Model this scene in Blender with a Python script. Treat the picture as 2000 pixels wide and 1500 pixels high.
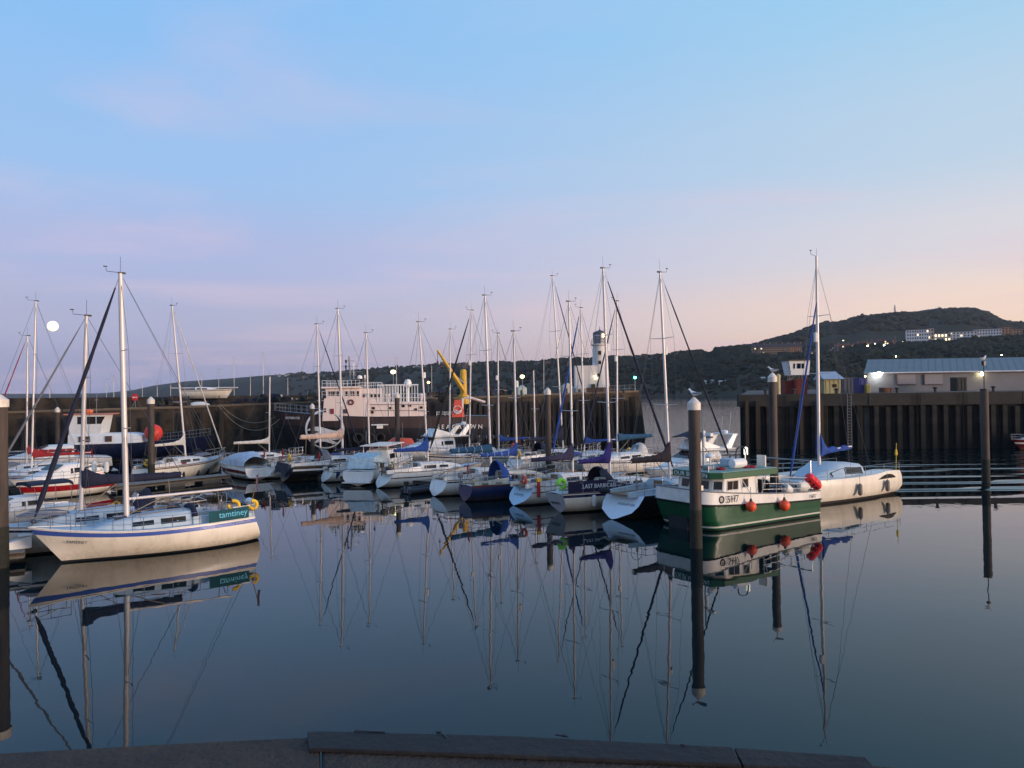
import bpy, math, random
from mathutils import Vector, Matrix, noise as mnoise
random.seed(7)
for o in list(bpy.data.objects): bpy.data.objects.remove(o)
scn = bpy.context.scene
COL = scn.collection
rad = math.radians

# ------------------------------------------------------------------ camera
FPX, H = 1511.0, 7.0                      # focal length in photo pixels, eye height above the water
PITCH, ROLL = math.atan(16/1511.0), rad(0.8)
FWD = Vector((0, math.cos(PITCH), math.sin(PITCH)))
_r0, _u0 = Vector((1, 0, 0)), Vector((0, -math.sin(PITCH), math.cos(PITCH)))
RGT = _r0*math.cos(ROLL) - _u0*math.sin(ROLL)
UPV = _r0*math.sin(ROLL) + _u0*math.cos(ROLL)
EYE = Vector((0, 0, H))
cam = bpy.data.cameras.new('camera'); cam.sensor_width = 36; cam.lens = 36*FPX/2000.0
cam.clip_start = 0.1; cam.clip_end = 20000
co = bpy.data.objects.new('camera', cam); COL.objects.link(co)
mw = Matrix((RGT, UPV, -FWD)).transposed().to_4x4(); mw.translation = EYE
co.matrix_world = mw; scn.camera = co

# ------------------------------------------------------------------ sky, sun, exposure
SUN_AZ, SUN_EL = 118.0, 4.0               # degrees clockwise from the view direction; afterglow right and behind
def lin(c):
    return tuple((x/255/12.92 if x/255 <= 0.04045 else ((x/255+0.055)/1.055)**2.4) for x in c)
wd = bpy.data.worlds.new('World'); scn.world = wd; wd.use_nodes = True
nt = wd.node_tree; N = nt.nodes; LK = nt.links; N.clear()
def nd(tree, t, **k):
    n = tree.nodes.new(t)
    for a, b in k.items(): setattr(n, a, b)
    return n
def mth(tree, op, a, b=None, c=None, clamp=False):
    n = tree.nodes.new('ShaderNodeMath'); n.operation = op; n.use_clamp = clamp
    for i, x in enumerate((a, b, c)):
        if x is None: continue
        if isinstance(x, (int, float)): n.inputs[i].default_value = x
        else: tree.links.new(x, n.inputs[i])
    return n.outputs[0]
def mixc(tree, f, a, b, mode='MIX'):
    n = tree.nodes.new('ShaderNodeMix'); n.data_type = 'RGBA'; n.blend_type = mode
    for i, x in ((0, f), (6, a), (7, b)):
        if isinstance(x, (int, float)): n.inputs[i].default_value = x
        elif isinstance(x, tuple): n.inputs[i].default_value = (*x[:3], 1)
        else: tree.links.new(x, n.inputs[i])
    return n.outputs[2]
def ramp(tree, f, stops, interp='LINEAR'):
    n = tree.nodes.new('ShaderNodeValToRGB'); cr = n.color_ramp; cr.interpolation = interp
    while len(cr.elements) < len(stops): cr.elements.new(0.5)
    for e, (p, c) in zip(cr.elements, stops): e.position = p; e.color = (*c, 1)
    tree.links.new(f, n.inputs[0]); return n.outputs[0]
tc = N.new('ShaderNodeTexCoord'); sep = N.new('ShaderNodeSeparateXYZ'); LK.new(tc.outputs['Generated'], sep.inputs[0])
X, Y, Z = sep.outputs
el = mth(nt, 'SQRT', mth(nt, 'MAXIMUM', Z, 0.0))
hl = mth(nt, 'SQRT', mth(nt, 'ADD', mth(nt, 'ADD', mth(nt, 'MULTIPLY', X, X), mth(nt, 'MULTIPLY', Y, Y)), 1e-5))
sx, sy = math.sin(rad(100)), math.cos(rad(100))
fz = mth(nt, 'DIVIDE', mth(nt, 'ADD', mth(nt, 'MULTIPLY', X, sx), mth(nt, 'MULTIPLY', Y, sy)), hl)
ZEN = lin((96, 150, 222))
rA = ramp(nt, el, [(0, lin((146,154,192))), (.2, lin((148,159,200))), (.30, lin((162,170,209))), (.41, lin((162,176,222))), (.52, lin((146,187,235))), (.68, lin((130,187,241))), (1, ZEN)], 'EASE')
rB = ramp(nt, el, [(0, lin((255,204,150))), (.2, lin((254,214,178))), (.30, lin((248,219,202))), (.41, lin((217,214,222))), (.52, lin((186,209,230))), (.68, lin((154,205,238))), (1, ZEN)], 'EASE')
rC = ramp(nt, el, [(0, (1.25,.62,.30)), (.2, (1.2,.70,.42)), (.35, (1.0,.72,.55)), (.5, (.72,.70,.70)), (.68, (.42,.60,.80)), (1, ZEN)], 'EASE')
mAB = N.new('ShaderNodeMapRange'); mAB.interpolation_type = 'SMOOTHSTEP'
LK.new(fz, mAB.inputs[0]); mAB.inputs[1].default_value = -.62; mAB.inputs[2].default_value = .50
mBC = mth(nt, 'MULTIPLY', mth(nt, 'SUBTRACT', fz, .42), 1.72, clamp=True)
skyc = mixc(nt, mBC, mixc(nt, mAB.outputs[0], rA, rB), rC)
# thin pink high cloud
cv = N.new('ShaderNodeCombineXYZ'); zz = mth(nt, 'ADD', mth(nt, 'MAXIMUM', Z, 0.0), .12)
LK.new(mth(nt, 'DIVIDE', X, zz), cv.inputs[0]); LK.new(mth(nt, 'MULTIPLY', mth(nt, 'DIVIDE', Y, zz), 1.9), cv.inputs[1])
cn = N.new('ShaderNodeTexNoise'); cn.inputs['Scale'].default_value = .55; cn.inputs['Detail'].default_value = 5; cn.inputs['Roughness'].default_value = .52
cn.inputs['Distortion'].default_value = .5
LK.new(cv.outputs[0], cn.inputs['Vector'])
cm = N.new('ShaderNodeMapRange'); cm.interpolation_type = 'SMOOTHSTEP'; LK.new(cn.outputs[0], cm.inputs[0])
cm.inputs[1].default_value = .47; cm.inputs[2].default_value = .76; cm.inputs[4].default_value = .50
skyc = mixc(nt, cm.outputs[0], skyc, lin((226,196,214)))
bg1 = N.new('ShaderNodeBackground'); LK.new(skyc, bg1.inputs[0]); bg1.inputs[1].default_value = 0.93
skt = nd(nt, 'ShaderNodeTexSky', sky_type='NISHITA', sun_disc=False, sun_elevation=rad(1.0), sun_rotation=rad(SUN_AZ), air_density=1.0, dust_density=1.0)
bg2 = N.new('ShaderNodeBackground'); LK.new(skt.outputs[0], bg2.inputs[0]); bg2.inputs[1].default_value = 0.05
ad = N.new('ShaderNodeAddShader'); LK.new(bg1.outputs[0], ad.inputs[0]); LK.new(bg2.outputs[0], ad.inputs[1])
wo = N.new('ShaderNodeOutputWorld'); LK.new(ad.outputs[0], wo.inputs[0])
sl = bpy.data.lights.new('sun', 'SUN'); sl.energy = 3.2; sl.angle = rad(16); sl.color = (1, .76, .60)
so = bpy.data.objects.new('sun', sl); COL.objects.link(so)
sd = Vector((math.sin(rad(SUN_AZ))*math.cos(rad(SUN_EL)), math.cos(rad(SUN_AZ))*math.cos(rad(SUN_EL)), math.sin(rad(SUN_EL))))
so.rotation_euler = sd.to_track_quat('Z', 'Y').to_euler()
vs = scn.view_settings; vs.view_transform = 'Standard'; vs.look = 'None'; vs.exposure = 0.10; vs.gamma = 1.0
scn.render.resolution_x, scn.render.resolution_y = 1024, 768

# ------------------------------------------------------------------ pixel <-> world
def ray(px, py): return FWD*FPX + RGT*(px-1000) + UPV*(750-py)
def gp(px, py, z=0.0):
    d = ray(px, py); return EYE + d*((z-H)/d.z)
def at(px, py, dist):
    d = ray(px, py); return EYE + d*(dist/d.y)
def proj(p):
    v = Vector(p)-EYE; k = v.dot(FWD); return 1000+v.dot(RGT)/k*FPX, 750-v.dot(UPV)/k*FPX
def yh(px): return 766 - (px-1000)*math.tan(ROLL)
def zat(px, py, dist): return at(px, py, dist).z
def mpp(dist): return dist/FPX

# ------------------------------------------------------------------ materials
MATS = {}
def M(name, col, rough=.5, metal=0.0, var=.12, scale=2.5, bump=0.0, bscale=20, spec=.5, streak=False, emit=None, estr=0.0, dirt=0.0, srgb=True, obj=0.0):
    if name in MATS: return MATS[name]
    c = lin(col) if srgb else col
    m = bpy.data.materials.new(name); m.use_nodes = True; t = m.node_tree
    b = t.nodes['Principled BSDF']; b.inputs['Roughness'].default_value = rough; b.inputs['Metallic'].default_value = metal
    b.inputs['Specular IOR Level'].default_value = spec
    tcn = t.nodes.new('ShaderNodeTexCoord'); n = t.nodes.new('ShaderNodeTexNoise')
    n.inputs['Scale'].default_value = scale; n.inputs['Detail'].default_value = 6; n.inputs['Roughness'].default_value = .65
    if streak:
        mp = t.nodes.new('ShaderNodeMapping'); mp.inputs['Scale'].default_value = (1, 1, .12)
        t.links.new(tcn.outputs['Object'], mp.inputs[0]); t.links.new(mp.outputs[0], n.inputs['Vector'])
    else: t.links.new(tcn.outputs['Object'], n.inputs['Vector'])
    lo = tuple(x*(1-var*1.6) for x in c); hi = tuple(min(1, x*(1+var)) for x in c)
    out = ramp(t, n.outputs[0], [(.3, lo), (.68, hi)])
    if dirt:
        n2 = t.nodes.new('ShaderNodeTexNoise'); n2.inputs['Scale'].default_value = scale*.45; n2.inputs['Detail'].default_value = 8; n2.inputs['Roughness'].default_value = .7
        t.links.new(tcn.outputs['Object'], n2.inputs['Vector'])
        mr = t.nodes.new('ShaderNodeMapRange'); t.links.new(n2.outputs[0], mr.inputs[0])
        mr.inputs[1].default_value = .5; mr.inputs[2].default_value = .75; mr.inputs[4].default_value = dirt
        out = mixc(t, mr.outputs[0], out, (.06, .05, .035))
    if obj:
        oi = t.nodes.new('ShaderNodeObjectInfo'); mo = t.nodes.new('ShaderNodeMapRange'); t.links.new(oi.outputs['Random'], mo.inputs[0]); mo.inputs[3].default_value = 1-obj; mo.inputs[4].default_value = 1+obj*.8
        hs = t.nodes.new('ShaderNodeHueSaturation'); t.links.new(mo.outputs[0], hs.inputs['Value']); t.links.new(out, hs.inputs['Color']); out = hs.outputs[0]
    t.links.new(out, b.inputs['Base Color'])
    mr2 = t.nodes.new('ShaderNodeMapRange'); t.links.new(n.outputs[0], mr2.inputs[0])
    mr2.inputs[3].default_value = max(.02, rough-.1); mr2.inputs[4].default_value = min(1, rough+.12)
    t.links.new(mr2.outputs[0], b.inputs['Roughness'])
    if bump:
        bn = t.nodes.new('ShaderNodeTexNoise'); bn.inputs['Scale'].default_value = bscale; bn.inputs['Detail'].default_value = 5
        t.links.new(tcn.outputs['Object'], bn.inputs['Vector'])
        bp = t.nodes.new('ShaderNodeBump'); bp.inputs['Strength'].default_value = bump; bp.inputs['Distance'].default_value = .05
        t.links.new(bn.outputs[0], bp.inputs['Height']); t.links.new(bp.outputs[0], b.inputs['Normal'])
    if emit:
        b.inputs['Emission Color'].default_value = (*emit, 1); b.inputs['Emission Strength'].default_value = estr
    MATS[name] = m; return m
def glass(name='window_glass', col=(14, 18, 24), rough=.08):
    return M(name, col, rough=rough, var=.3, scale=1.2, spec=.4)

# ------------------------------------------------------------------ mesh builder
class MB:
    def __init__(s): s.v = []; s.f = []; s.m = []
    def add(s, vs_, fs_, mi=0):
        o = len(s.v); s.v += [tuple(p) for p in vs_]; s.f += [tuple(i+o for i in f) for f in fs_]; s.m += [mi]*len(fs_); return s
    def hexa(s, p, mi=0):     # p: bottom 4 ccw, top 4 ccw
        return s.add(p, [(3,2,1,0),(4,5,6,7),(0,1,5,4),(1,2,6,5),(2,3,7,6),(3,0,4,7)], mi)
    def box(s, c, d, mi=0, rz=0.0, tx=1.0, ty=1.0):
        x, y, z = d[0]/2, d[1]/2, d[2]/2; ca, sa = math.cos(rz), math.sin(rz); P = []
        for sz, kx, ky in ((-1,1,1),(1,tx,ty)):
            for ax, ay in ((-1,-1),(1,-1),(1,1),(-1,1)):
                px, py = ax*x*kx, ay*y*ky; P.append((c[0]+px*ca-py*sa, c[1]+px*sa+py*ca, c[2]+sz*z))
        return s.hexa(P, mi)
    def tube(s, pts, r, n=6, mi=0, cap=True):
        pts = [Vector(p) for p in pts]; k = len(pts); rs = r if isinstance(r, (list, tuple)) else [r]*k
        rings = []; ref = None
        for i, p in enumerate(pts):
            t = (pts[min(i+1, k-1)]-pts[max(i-1, 0)]).normalized()
            if ref is None or abs(ref.dot(t)) > .98: ref = Vector((0,0,1)) if abs(t.z) < .9 else Vector((1,0,0))
            a = t.cross(ref).normalized(); b = a.cross(t).normalized(); ref = b
            rings.append([p+(a*math.cos(2*math.pi*j/n)+b*math.sin(2*math.pi*j/n))*rs[i] for j in range(n)])
        return s.loft(rings, mi=mi, cap=cap)
    def loft(s, rings, mi=0, cap=True, closed=True, mis=None):
        n = len(rings[0]); V = [p for r in rings for p in r]; F = []; o = len(s.v)
        s.v += [tuple(p) for p in V]
        for i in range(len(rings)-1):
            for j in range(n if closed else n-1):
                a, b = i*n+j, i*n+(j+1) % n
                s.f.append((o+a, o+b, o+b+n, o+a+n)); s.m.append(mis[j] if mis else mi)
        if cap and closed:
            s.f.append(tuple(o+j for j in reversed(range(n)))); s.m.append(mi)
            e = o+(len(rings)-1)*n; s.f.append(tuple(e+j for j in range(n))); s.m.append(mi)
        return s
    def lathe(s, prof, c=(0,0,0), n=16, mi=0):
        return s.loft([[(c[0]+r*math.cos(2*math.pi*j/n), c[1]+r*math.sin(2*math.pi*j/n), c[2]+z) for j in range(n)] for r, z in prof], mi=mi)
    def ball(s, c, r, nu=10, nv=7, mi=0):
        rr = r if isinstance(r, (tuple, list)) else (r, r, r)
        return s.loft([[(c[0]+rr[0]*math.sin(a)*math.cos(2*math.pi*j/nu), c[1]+rr[1]*math.sin(a)*math.sin(2*math.pi*j/nu), c[2]-rr[2]*math.cos(a)) for j in range(nu)]
                       for a in [max(.02, min(math.pi-.02, math.pi*i/nv)) for i in range(nv+1)]], mi=mi)
    def torus(s, c, R, r, ax=(0,0,1), n=16, k=6, mi=0, a0=0.0, a1=2*math.pi):
        ax = Vector(ax).normalized(); u = ax.orthogonal().normalized(); w = ax.cross(u)
        full = abs(a1-a0-2*math.pi) < 1e-4; cnt = n if full else n+1
        rings = []
        for i in range(cnt):
            a = a0+(a1-a0)*i/n; d = u*math.cos(a)+w*math.sin(a)
            rings.append([Vector(c)+d*(R+r*math.cos(2*math.pi*j/k))+ax*r*math.sin(2*math.pi*j/k) for j in range(k)])
        if full: rings.append(rings[0])
        return s.loft(rings, mi=mi, cap=not full)
    def prism(s, poly, z0, z1, mi=0):
        n = len(poly)
        b = [(p[0], p[1], z0) for p in poly]; t = [(p[0], p[1], z1 if len(p) < 3 else p[2]) for p in poly]
        return s.add(b+t, [tuple(reversed(range(n))), tuple(range(n, 2*n))]+[(i, (i+1) % n, n+(i+1) % n, n+i) for i in range(n)], mi)
    def quad(s, a, b, c, d, mi=0): return s.add([a, b, c, d], [(0,1,2,3)], mi)
    def mesh(s, name, mats, smooth=None):
        me = bpy.data.meshes.new(name); me.from_pydata(s.v, [], s.f)
        for m in (mats if isinstance(mats, (list, tuple)) else [mats]): me.materials.append(m)
        me.polygons.foreach_set('material_index', s.m)
        if smooth:
            me.polygons.foreach_set('use_smooth', [True]*len(me.polygons))
            me.update(); me.set_sharp_from_angle(angle=rad(smooth))
        me.update(); return me
    def build(s, name, mats, parent=None, smooth=None, bevel=0.0, loc=None, rz=0.0):
        o = bpy.data.objects.new(name, s.mesh(name, mats, smooth)); COL.objects.link(o)
        if parent: o.parent = parent
        if loc is not None: o.location = loc
        if rz: o.rotation_euler.z = rz
        if bevel:
            b = o.modifiers.new('bevel', 'BEVEL'); b.width = bevel; b.segments = 2; b.limit_method = 'ANGLE'; b.angle_limit = rad(40)
        return o
def tag(o, label, cat, group=None):
    o['label'] = label; o['category'] = cat
    if group: o['group'] = group
    return o
def thing(name, label, cat, loc=(0,0,0), rz=0.0, group=None):
    o = bpy.data.objects.new(name, None); o.empty_display_size = .2; COL.objects.link(o)
    o.location = loc; o.rotation_euler = (0, 0, rz); return tag(o, label, cat, group)
def struct(o, kind='structure'): o['kind'] = kind; return o
def inst(name, me, parent, loc=(0,0,0), rz=0.0, sc=None):
    o = bpy.data.objects.new(name, me); COL.objects.link(o); o.parent = parent; o.location = loc; o.rotation_euler.z = rz
    if sc: o.scale = sc
    return o
def text(string, size, mat, parent, org, xdir, up, name='lettering', ext=.004, sx=1.0, align='LEFT', shear=0.0):
    cu = bpy.data.curves.new('t', 'FONT'); cu.body = string; cu.size = size; cu.extrude = ext; cu.align_x = align; cu.shear = shear; cu.resolution_u = 3
    ob = bpy.data.objects.new('t', cu); COL.objects.link(ob)
    me = bpy.data.meshes.new_from_object(ob); bpy.data.objects.remove(ob); bpy.data.curves.remove(cu)
    me.materials.clear(); me.materials.append(mat)
    x = Vector(xdir).normalized(); u = Vector(up); u = (u-x*u.dot(x)).normalized(); z = x.cross(u)
    mt = Matrix((x*sx, u, z)).transposed().to_4x4(); mt.translation = Vector(org)
    me.transform(mt)
    o = bpy.data.objects.new(name, me); COL.objects.link(o); o.parent = parent; return o

# ------------------------------------------------------------------ water
def water_mat():
    m = bpy.data.materials.new('harbour_water'); m.use_nodes = True; t = m.node_tree; b = t.nodes['Principled BSDF']
    b.inputs['Base Color'].default_value = (.0006, .0085, .0105, 1); b.inputs['Roughness'].default_value = .015; b.inputs['IOR'].default_value = 1.333; b.inputs['Specular IOR Level'].default_value = .42
    b.inputs['Specular Tint'].default_value = (.68, .92, 1.0, 1)
    tcn = t.nodes.new('ShaderNodeTexCoord'); sp = t.nodes.new('ShaderNodeSeparateXYZ'); t.links.new(tcn.outputs['Object'], sp.inputs[0])
    x, y = sp.outputs[0], sp.outputs[1]
    def nz(scale, sc=(1,1,1), det=3, rough=.5):
        mp = t.nodes.new('ShaderNodeMapping'); mp.inputs['Scale'].default_value = sc; t.links.new(tcn.outputs['Object'], mp.inputs[0])
        n = t.nodes.new('ShaderNodeTexNoise'); n.inputs['Scale'].default_value = scale; n.inputs['Detail'].default_value = det; n.inputs['Roughness'].default_value = rough
        t.links.new(mp.outputs[0], n.inputs['Vector']); return n.outputs[0]
    def rng(v, a, b_, c=0.0, d=1.0):
        r = t.nodes.new('ShaderNodeMapRange'); r.interpolation_type = 'SMOOTHSTEP'; t.links.new(v, r.inputs[0])
        for i, k in enumerate((a, b_, c, d)): r.inputs[i+1].default_value = k
        return r.outputs[0]
    calm = mth(t, 'MULTIPLY', nz(.9, det=2), .0030)
    calm = mth(t, 'ADD', calm, mth(t, 'MULTIPLY', nz(.16, det=1), .010))
    # breeze ripples in the harbour mouth and beyond it
    mouth = mth(t, 'MULTIPLY', rng(y, 54, 84), rng(mth(t, 'ADD', x, mth(t, 'MULTIPLY', nz(.05), 14)), 4, 22))
    sea = mth(t, 'MAXIMUM', mouth, rng(y, 125, 165))
    rip = mth(t, 'MULTIPLY', mth(t, 'MULTIPLY', nz(1.1, (.55, 1, 1), 4, .6), .11), mth(t, 'MULTIPLY', sea, rng(nz(.045, (.4, 1, 1), 2), .3, .65, .45, 1.0)))
    # wake of a boat that has just left: a few long low waves on the right
    wk = mth(t, 'MULTIPLY', mth(t, 'MULTIPLY', rng(x, 17, 27), mth(t, 'MULTIPLY', rng(y, 48, 52), rng(y, 98, 74))), rng(nz(.07, (.5, 1.5, 1), 1), .25, .6, .3, 1.0))
    ph = mth(t, 'ADD', mth(t, 'MULTIPLY', y, 1.55), mth(t, 'ADD', mth(t, 'MULTIPLY', x, -.05), mth(t, 'MULTIPLY', nz(.09, (.4, 1, 1), 2), 4.5)))
    ph2 = mth(t, 'ADD', mth(t, 'MULTIPLY', y, 3.1), mth(t, 'ADD', mth(t, 'MULTIPLY', x, .22), mth(t, 'MULTIPLY', nz(.12, (.4, 1, 1), 2), 5.0)))
    wv2 = mth(t, 'MULTIPLY', mth(t, 'MULTIPLY', mth(t, 'SINE', ph2), wk), .03)
    wave = mth(t, 'MULTIPLY', mth(t, 'MULTIPLY', mth(t, 'SINE', ph), wk), .13)
    hgt = mth(t, 'ADD', mth(t, 'ADD', calm, rip), mth(t, 'ADD', wave, wv2))
    bp = t.nodes.new('ShaderNodeBump'); bp.inputs['Strength'].default_value = 1; bp.inputs['Distance'].default_value = 1
    t.links.new(hgt, bp.inputs['Height']); t.links.new(bp.outputs[0], b.inputs['Normal'])
    return m
wb = MB(); R_ = 9000
wb.quad((-R_, -60, 0), (R_, -60, 0), (R_, R_, 0), (-R_, R_, 0))
struct(wb.build('water', water_mat()))

# ------------------------------------------------------------------ hills
def interp(tab, x):
    if x <= tab[0][0]: return tab[0][1]
    for (a, b), (c, d) in zip(tab, tab[1:]):
        if x <= c: return b+(d-b)*(x-a)/(c-a)
    return tab[-1][1]
COAST = [(-900,764),(-400,768),(0,769),(120,769),(200,768),(260,762),(300,753),(360,745),(450,739),(520,733),(580,731),(640,729),(720,722),(760,718),(850,713),(920,712),(960,710),
         (1000,710),(1050,709),(1100,705),(1160,704),(1200,700),(1240,699),(1300,697),(1330,692),(1370,690),(1393,697),(1402,685),(1440,682),(1480,680),(1560,684),(1620,678),(1660,684),(1700,674),(1770,668),(1900,660),(2000,656),(2300,640),(2800,650)]
C_SHORE = [(-900,5200),(0,4200),(260,2600),(500,1700),(900,1150),(1200,900),(1500,760),(2000,700),(2800,700)]
C_RIDGE = [(-900,6500),(0,5600),(260,3600),(500,2400),(900,1650),(1200,1250),(1500,1120),(2000,1050),(2800,1050)]
MOUNT = [(1380,690),(1440,682),(1480,676),(1500,669),(1530,661),(1560,652),(1590,643),(1620,636),(1650,633),(1690,622),(1715,623),(1740,617),(1790,614),(1830,609),(1870,607),(1900,608),(1925,612),(1945,622),(1965,630),(1980,634),(2000,634),(2300,652),(2800,690)]
def terr(px, t, prof, shore, ridge):
    ds, dr = interp(shore, px), interp(ridge, px); d = ds+(dr-ds)*t
    zr = zat(px, interp(prof, px), dr); x = at(px, yh(px), d).x
    s = (.5*min(1, t/.22)**.7 + .5*max(0, (t-.1)/.9)**.85) if t < 1 else max(-.1, 1-(t-1)*.9)
    nzv = mnoise.fractal(Vector((x*.006, d*.006, 3.1)), 1.0, 2.0, 4)
    return Vector((x, d, max(-2, zr*s + nzv*zr*.09*min(1, t*4)*(1 if t < .8 else max(0, (1-t)*5)))))
def hill(name, prof, shore, ridge, x0, x1, step, mat):
    b = MB(); rows = [i/22 for i in range(23)]+[1.1, 1.35, 1.9]; cols = list(range(x0, x1+1, step))
    V = [terr(c, t, prof, shore, ridge) for t in rows for c in cols]; n = len(cols)
    b.add(V, [(i*n+j, i*n+j+1, (i+1)*n+j+1, (i+1)*n+j) for i in range(len(rows)-1) for j in range(n-1)])
    return struct(b.build(name, mat, smooth=80))
def hill_mat(name, cols, s1):
    m = bpy.data.materials.new(name); m.use_nodes = True; t = m.node_tree; b = t.nodes['Principled BSDF']; b.inputs['Roughness'].default_value = .95; b.inputs['Specular IOR Level'].default_value = .1
    tcn = t.nodes.new('ShaderNodeTexCoord'); n = t.nodes.new('ShaderNodeTexNoise'); n.inputs['Scale'].default_value = s1; n.inputs['Detail'].default_value = 7; n.inputs['Roughness'].default_value = .7
    t.links.new(tcn.outputs['Object'], n.inputs['Vector'])
    t.links.new(ramp(t, n.outputs[0], [(.3+.4*i/(len(cols)-1), c) for i, c in enumerate(cols)]), b.inputs['Base Color']); return m
COASTMAT = hill_mat('coast_slope', [(.022,.030,.022), (.042,.048,.032), (.075,.066,.05), (.032,.040,.028)], .006)
MOUNTMAT = hill_mat('wooded_hill', [(.014,.022,.017), (.022,.030,.022), (.03,.038,.026)], .012)
hill('hills', COAST, C_SHORE, C_RIDGE, -900, 2800, 12, COASTMAT)
M_SHORE, M_RIDGE = [(0, 1250)], [(0, 2100)]
hill('hill_behind_town', MOUNT, M_SHORE, M_RIDGE, 1380, 2800, 12, MOUNTMAT)

# woodland: a far mass of crowns nobody could count
ICO_V = []; ICO_F = []
def _ico():
    g = (1+5**.5)/2
    v = [Vector(p).normalized() for p in [(-1,g,0),(1,g,0),(-1,-g,0),(1,-g,0),(0,-1,g),(0,1,g),(0,-1,-g),(0,1,-g),(g,0,-1),(g,0,1),(-g,0,-1),(-g,0,1)]]
    f = [(0,11,5),(0,5,1),(0,1,7),(0,7,10),(0,10,11),(1,5,9),(5,11,4),(11,10,2),(10,7,6),(7,1,8),(3,9,4),(3,4,2),(3,2,6),(3,6,8),(3,8,9),(4,9,5),(2,4,11),(6,2,10),(8,6,7),(9,8,1)]
    F = []; mid = {}
    def mp(a, b):
        k = (min(a, b), max(a, b))
        if k not in mid: v.append(((v[a]+v[b])/2).normalized()); mid[k] = len(v)-1
        return mid[k]
    for a, b, c in f:
        x, y, z = mp(a, b), mp(b, c), mp(c, a); F += [(a,x,z),(b,y,x),(c,z,y),(x,y,z)]
    return v, F
ICO_V, ICO_F = _ico()
def crown(b, p, r, hgt):
    o = random.random()*50
    b.add([(p.x+q.x*r*k, p.y+q.y*r*k, p.z+hgt*.45+q.z*hgt*.55*k) for q in ICO_V for k in [1+.45*mnoise.noise(q*1.7+Vector((o, o*.7, 0)))]], ICO_F)
LEAF_FAR = hill_mat('far_foliage', [(.010,.017,.014), (.018,.026,.018), (.030,.036,.024)], .02)
wdl = MB()
for i in range(11000):
    px = random.uniform(560, 2080); t = random.random()**.9
    dens = 1.0 if 1180 < px < 1700 else (.5 if px >= 1700 else .45)
    if random.random() > dens: continue
    if 1470 < px < 1575 and t > .45: continue
    if px > 1700 and t > .72 and random.random() < .85: continue
    p = terr(px, t*1.02, COAST, C_SHORE, C_RIDGE)
    if p.z < 3: continue
    if t > .86 and (860 < px < 1160 or 1200 < px < 1330) and random.random() < .75: continue
    if px < 860 and random.random() < .55: continue
    if 1640 < px < 1760 and .5 < t < .9 and random.random() < .7: continue
    k = min(1.0, p.z/30+.35); crown(wdl, p-Vector((0,0,1.5)), random.uniform(2.6, 6.5)*k, random.uniform(3.5, 8.0)*k)
for i in range(3200):
    px = random.uniform(1440, 2080); t = 1.02-random.random()**1.6*.8
    p = terr(px, t, MOUNT, M_SHORE, M_RIDGE); crown(wdl, p-Vector((0,0,3)), random.uniform(5, 10), random.uniform(7, 12))
struct(wdl.build('woodland', LEAF_FAR), 'stuff')

def on_coast(px, py, prof=COAST, shore=C_SHORE, ridge=C_RIDGE):
    best = None
    for i in range(4, 401):
        t = i/400*1.02; p = terr(px, t, prof, shore, ridge); q = proj(p)
        if best is None or abs(q[1]-py) < best[0]: best = (abs(q[1]-py), p)
        if q[1] <= py: return p
    return best[1]
# ------------------------------------------------------------------ common materials
WHITE = M('white_paint', (226,226,222), .4, var=.05, dirt=.10)
GREY = M('grey_paint', (120,124,128), .55, var=.1)
DARK = M('dark_paint', (22,24,28), .5, var=.2)
BLACK = M('black_rubber', (12,12,13), .7, var=.2)
STEEL = M('stainless_steel', (168,170,174), .3, metal=.85, var=.05)
ALU = M('mast_aluminium', (214,206,200), .38, metal=.15, var=.07, streak=True)
WIRE = M('rigging_wire', (92,94,100), .45, metal=.3, var=.1)
ROPE = M('mooring_rope', (136,128,112), .9, var=.2)
STONE = M('pier_masonry', (66,54,41), .9, var=.6, scale=.45, bump=.9, bscale=2.2, dirt=.75)
WEED = M('weed_covered_stone', (22,22,17), .85, var=.5, scale=1.2, bump=.8, bscale=4, dirt=.7)
COPING = M('coping_stone', (112,98,80), .85, var=.25, scale=1.5, bump=.5, bscale=6, dirt=.5)
TIMBER = M('weathered_timber', (50,41,31), .85, var=.5, scale=2.2, streak=True, bump=.4, dirt=.55, obj=.55)
CONC = M('quay_concrete', (54,50,46), .9, var=.3, scale=.8, bump=.4, bscale=8, dirt=.5)
TARMAC = M('quay_surface', (74,72,70), .95, var=.3, scale=.5)
RUST = M('rusty_sheet_pile', (24,22,20), .85, var=.5, scale=1.6, streak=True, bump=.4, dirt=.6, obj=.55)
PILE = M('steel_pile', (74,62,54), .7, var=.5, scale=2.6, streak=True, dirt=.6, bump=.3)
PILEWET = M('weedy_pile_foot', (34,34,26), .8, var=.4, scale=3, bump=.6, bscale=12)
GLASS = glass()
def lamp_mat(n, col, s): return M(n, (255,255,255), .4, var=0, emit=col, estr=s)
L_WARM = lamp_mat('lamp_warm', (1,.86,.45), 40); L_WHITE = lamp_mat('lamp_white', (.95,1,.95), 60); L_GREEN = lamp_mat('lamp_green', (.05,1,.6), 16)
L_YG = lamp_mat('lamp_sodium', (1,.95,.36), 6); L_ORANGE = lamp_mat('lamp_orange', (1,.45,.12), 14); L_WIN = lamp_mat('lit_window', (1,.72,.32), 2.2)

# ------------------------------------------------------------------ moon
mo = MB(); pm = at(103, 637, 7000); mo.ball((0,0,0), 46, 24, 16)
tag(mo.build('moon', lamp_mat('moon_light', (1,.84,.46), 1.45), loc=pm, smooth=60), 'bright full moon low over the left side of the harbour', 'moon')

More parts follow.
